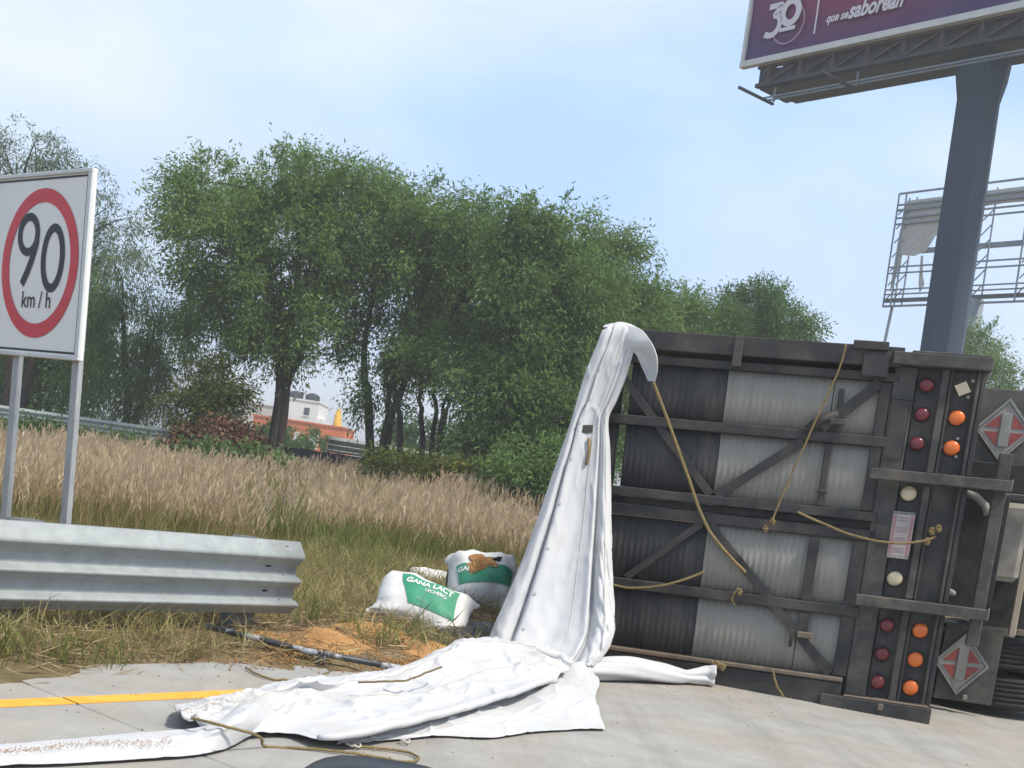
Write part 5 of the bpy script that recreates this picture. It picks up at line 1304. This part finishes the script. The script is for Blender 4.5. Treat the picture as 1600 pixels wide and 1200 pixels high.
for x in (-6.75, -3.6, 3.2):
    b = MB(); b.bar((x, -2.75, 14.92), (x, -1.0, 14.92), .08, .08, (0, 0, 1)); b.build('walkway_bracket', 'truss_dark', bb_o)
    MB().box(x + .05, x + .11, -1.12, -1.06, 14.97, 15.42).build('walkway_hanger', 'truss_grey', bb_o)
# ------------------------------------------------------------------ the stripped billboard further off
B2Y = 70.0; C2 = at_y(1385, 470, B2Y); ZB = C2[2]
h2 = rad(-36); d2 = np.array([-math.sin(h2), -math.cos(h2), 0]); n2 = np.array([math.cos(h2), -math.sin(h2), 0])
b2 = empty('billboard'); b2.matrix_world = Matrix(((d2[0], n2[0], 0, C2[0]), (d2[1], n2[1], 0, C2[1]), (0, 0, 1, ZB), (0, 0, 0, 1)))
tag(b2, 'stripped steel billboard frame with torn canvas behind the blue pole', 'billboard')
Wd2 = 14.0; Hb = 6.1
for z, t in ((0, .22), (-.32, .10), (.35, .06), (.62, .06), (1.55, .07), (1.9, .07), (4.35, .08), (4.7, .08), (5.15, .12), (5.45, .08), (6.1, .09)):
    MB().box(-.2, Wd2, -.06, .06, z - t / 2, z + t / 2).build('frame_rail', 'truss_grey' if t < .2 else 'truss_dark', b2)
MB().box(.1, Wd2, .5, .56, 2.72, 3.02).build('cross_strap', 'truss_grey', b2)
for x in (-.15, .35, 5.3, 7.9, 11.0, 13.9):
    MB().box(x, x + .08, -.12, -.065, -.3, Hb).build('frame_post', 'truss_grey', b2)
    MB().box(x + .42, x + .48, .3, .38, -.3, Hb - .2).build('frame_post', 'truss_grey', b2)
    for k in range(7):
        b = MB(); b.bar((x + .04, .07, .1 + k * .8), (x + .44, .28, .7 + k * .8), .05, .05, (1, 0, 0)); b.build('lattice', 'truss_grey', b2)
def canvas(pts, label):
    n_ = len(pts); b = MB(); b.add([(p[0], .14 + .05 * math.sin(p[0] * 3 + p[1]), p[1]) for p in pts] + [(p[0], .17 + .05 * math.sin(p[0] * 3 + p[1]), p[1]) for p in pts],
        [tuple(range(n_))] + [tuple(range(2 * n_ - 1, n_ - 1, -1))] + [(k, k + n_, (k + 1) % n_ + n_, (k + 1) % n_) for k in range(n_)]); return b.build('torn_canvas', 'torn_canvas', b2)
canvas([(.3, 5.7), (3.9, 5.7), (4.6, 5.75), (13.9, 5.75), (13.9, 4.95), (9, 4.9), (6.5, 4.95), (4.0, 4.85), (3.2, 4.2), (2.5, 3.5), (2.0, 2.75), (1.3, 2.5), (.5, 2.6), (.2, 1.2), (.0, .5), (.1, 3.6)], '')
canvas([(1.7, 2.5), (1.85, 2.5), (2.0, 1.4), (2.2, .9), (2.0, .4), (1.85, .9)], '')
b = MB(); b.tube([(5.5, .2, -ZB), (5.5, .2, -.1)], [.45, .45], 18); b.build('pole', 'truss_grey', b2, True)
for xx in (.3,):
    b = MB(); b.bar((xx, .2, -.3), (xx - .2, .2, -3.0), .12, .12, (0, 1, 0)); b.build('guy_strut', 'truss_grey', b2)

# ================================================================== WING MIRROR OF THE VIEWER'S CAR (bottom edge)
mc = at_y(606, 1193, .95) - np.array([0, 0, .062])
mr_o = empty('car_mirror', tuple(mc)); tag(mr_o, 'dark rounded top of a car mirror at the bottom edge of the picture', 'car mirror')
n1, n2 = 24, 36; V = []
for i in range(n1):
    ph = -math.pi / 2 + math.pi * i / (n1 - 1)
    for k in range(n2):
        t = 2 * math.pi * k / n2
        e = lambda c, p: math.copysign(abs(c) ** p, c)
        V.append((.078 * e(math.cos(ph), .6) * e(math.cos(t), .6), .055 * e(math.cos(ph), .7) * e(math.sin(t), .7), .062 * e(math.sin(ph), .75)))
F = [(i * n2 + k, i * n2 + (k + 1) % n2, (i + 1) * n2 + (k + 1) % n2, (i + 1) * n2 + k) for i in range(n1 - 1) for k in range(n2)]
link('housing', np_mesh('housing', V, F), 'car_black', mr_o, True)
MB().add([(  .06 * math.cos(t), .056, .045 * math.sin(t)) for t in np.linspace(0, 2 * math.pi, 32, endpoint=False)], [tuple(range(32))]).build('mirror_glass', 'mirror_glass', mr_o)

# ================================================================== HAZE
hz_m = bpy.data.materials.new('haze_air'); hz_m.use_nodes = True
hn, hl_ = hz_m.node_tree.nodes, hz_m.node_tree.links; hn.clear()
h_out = hn.new('ShaderNodeOutputMaterial'); h_v = hn.new('ShaderNodeVolumePrincipled')
h_v.inputs['Color'].default_value = (0.93, 0.95, 0.97, 1); h_v.inputs['Density'].default_value = 0.0021; h_v.inputs['Anisotropy'].default_value = 0.2
hl_.new(h_v.outputs['Volume'], h_out.inputs['Volume'])
MATS['haze_air'] = hz_m
hz = MB().box(-2200, 2200, -2200, 2200, -1.6, 24.5).build('haze', 'haze_air')
tag(hz, kind='stuff')
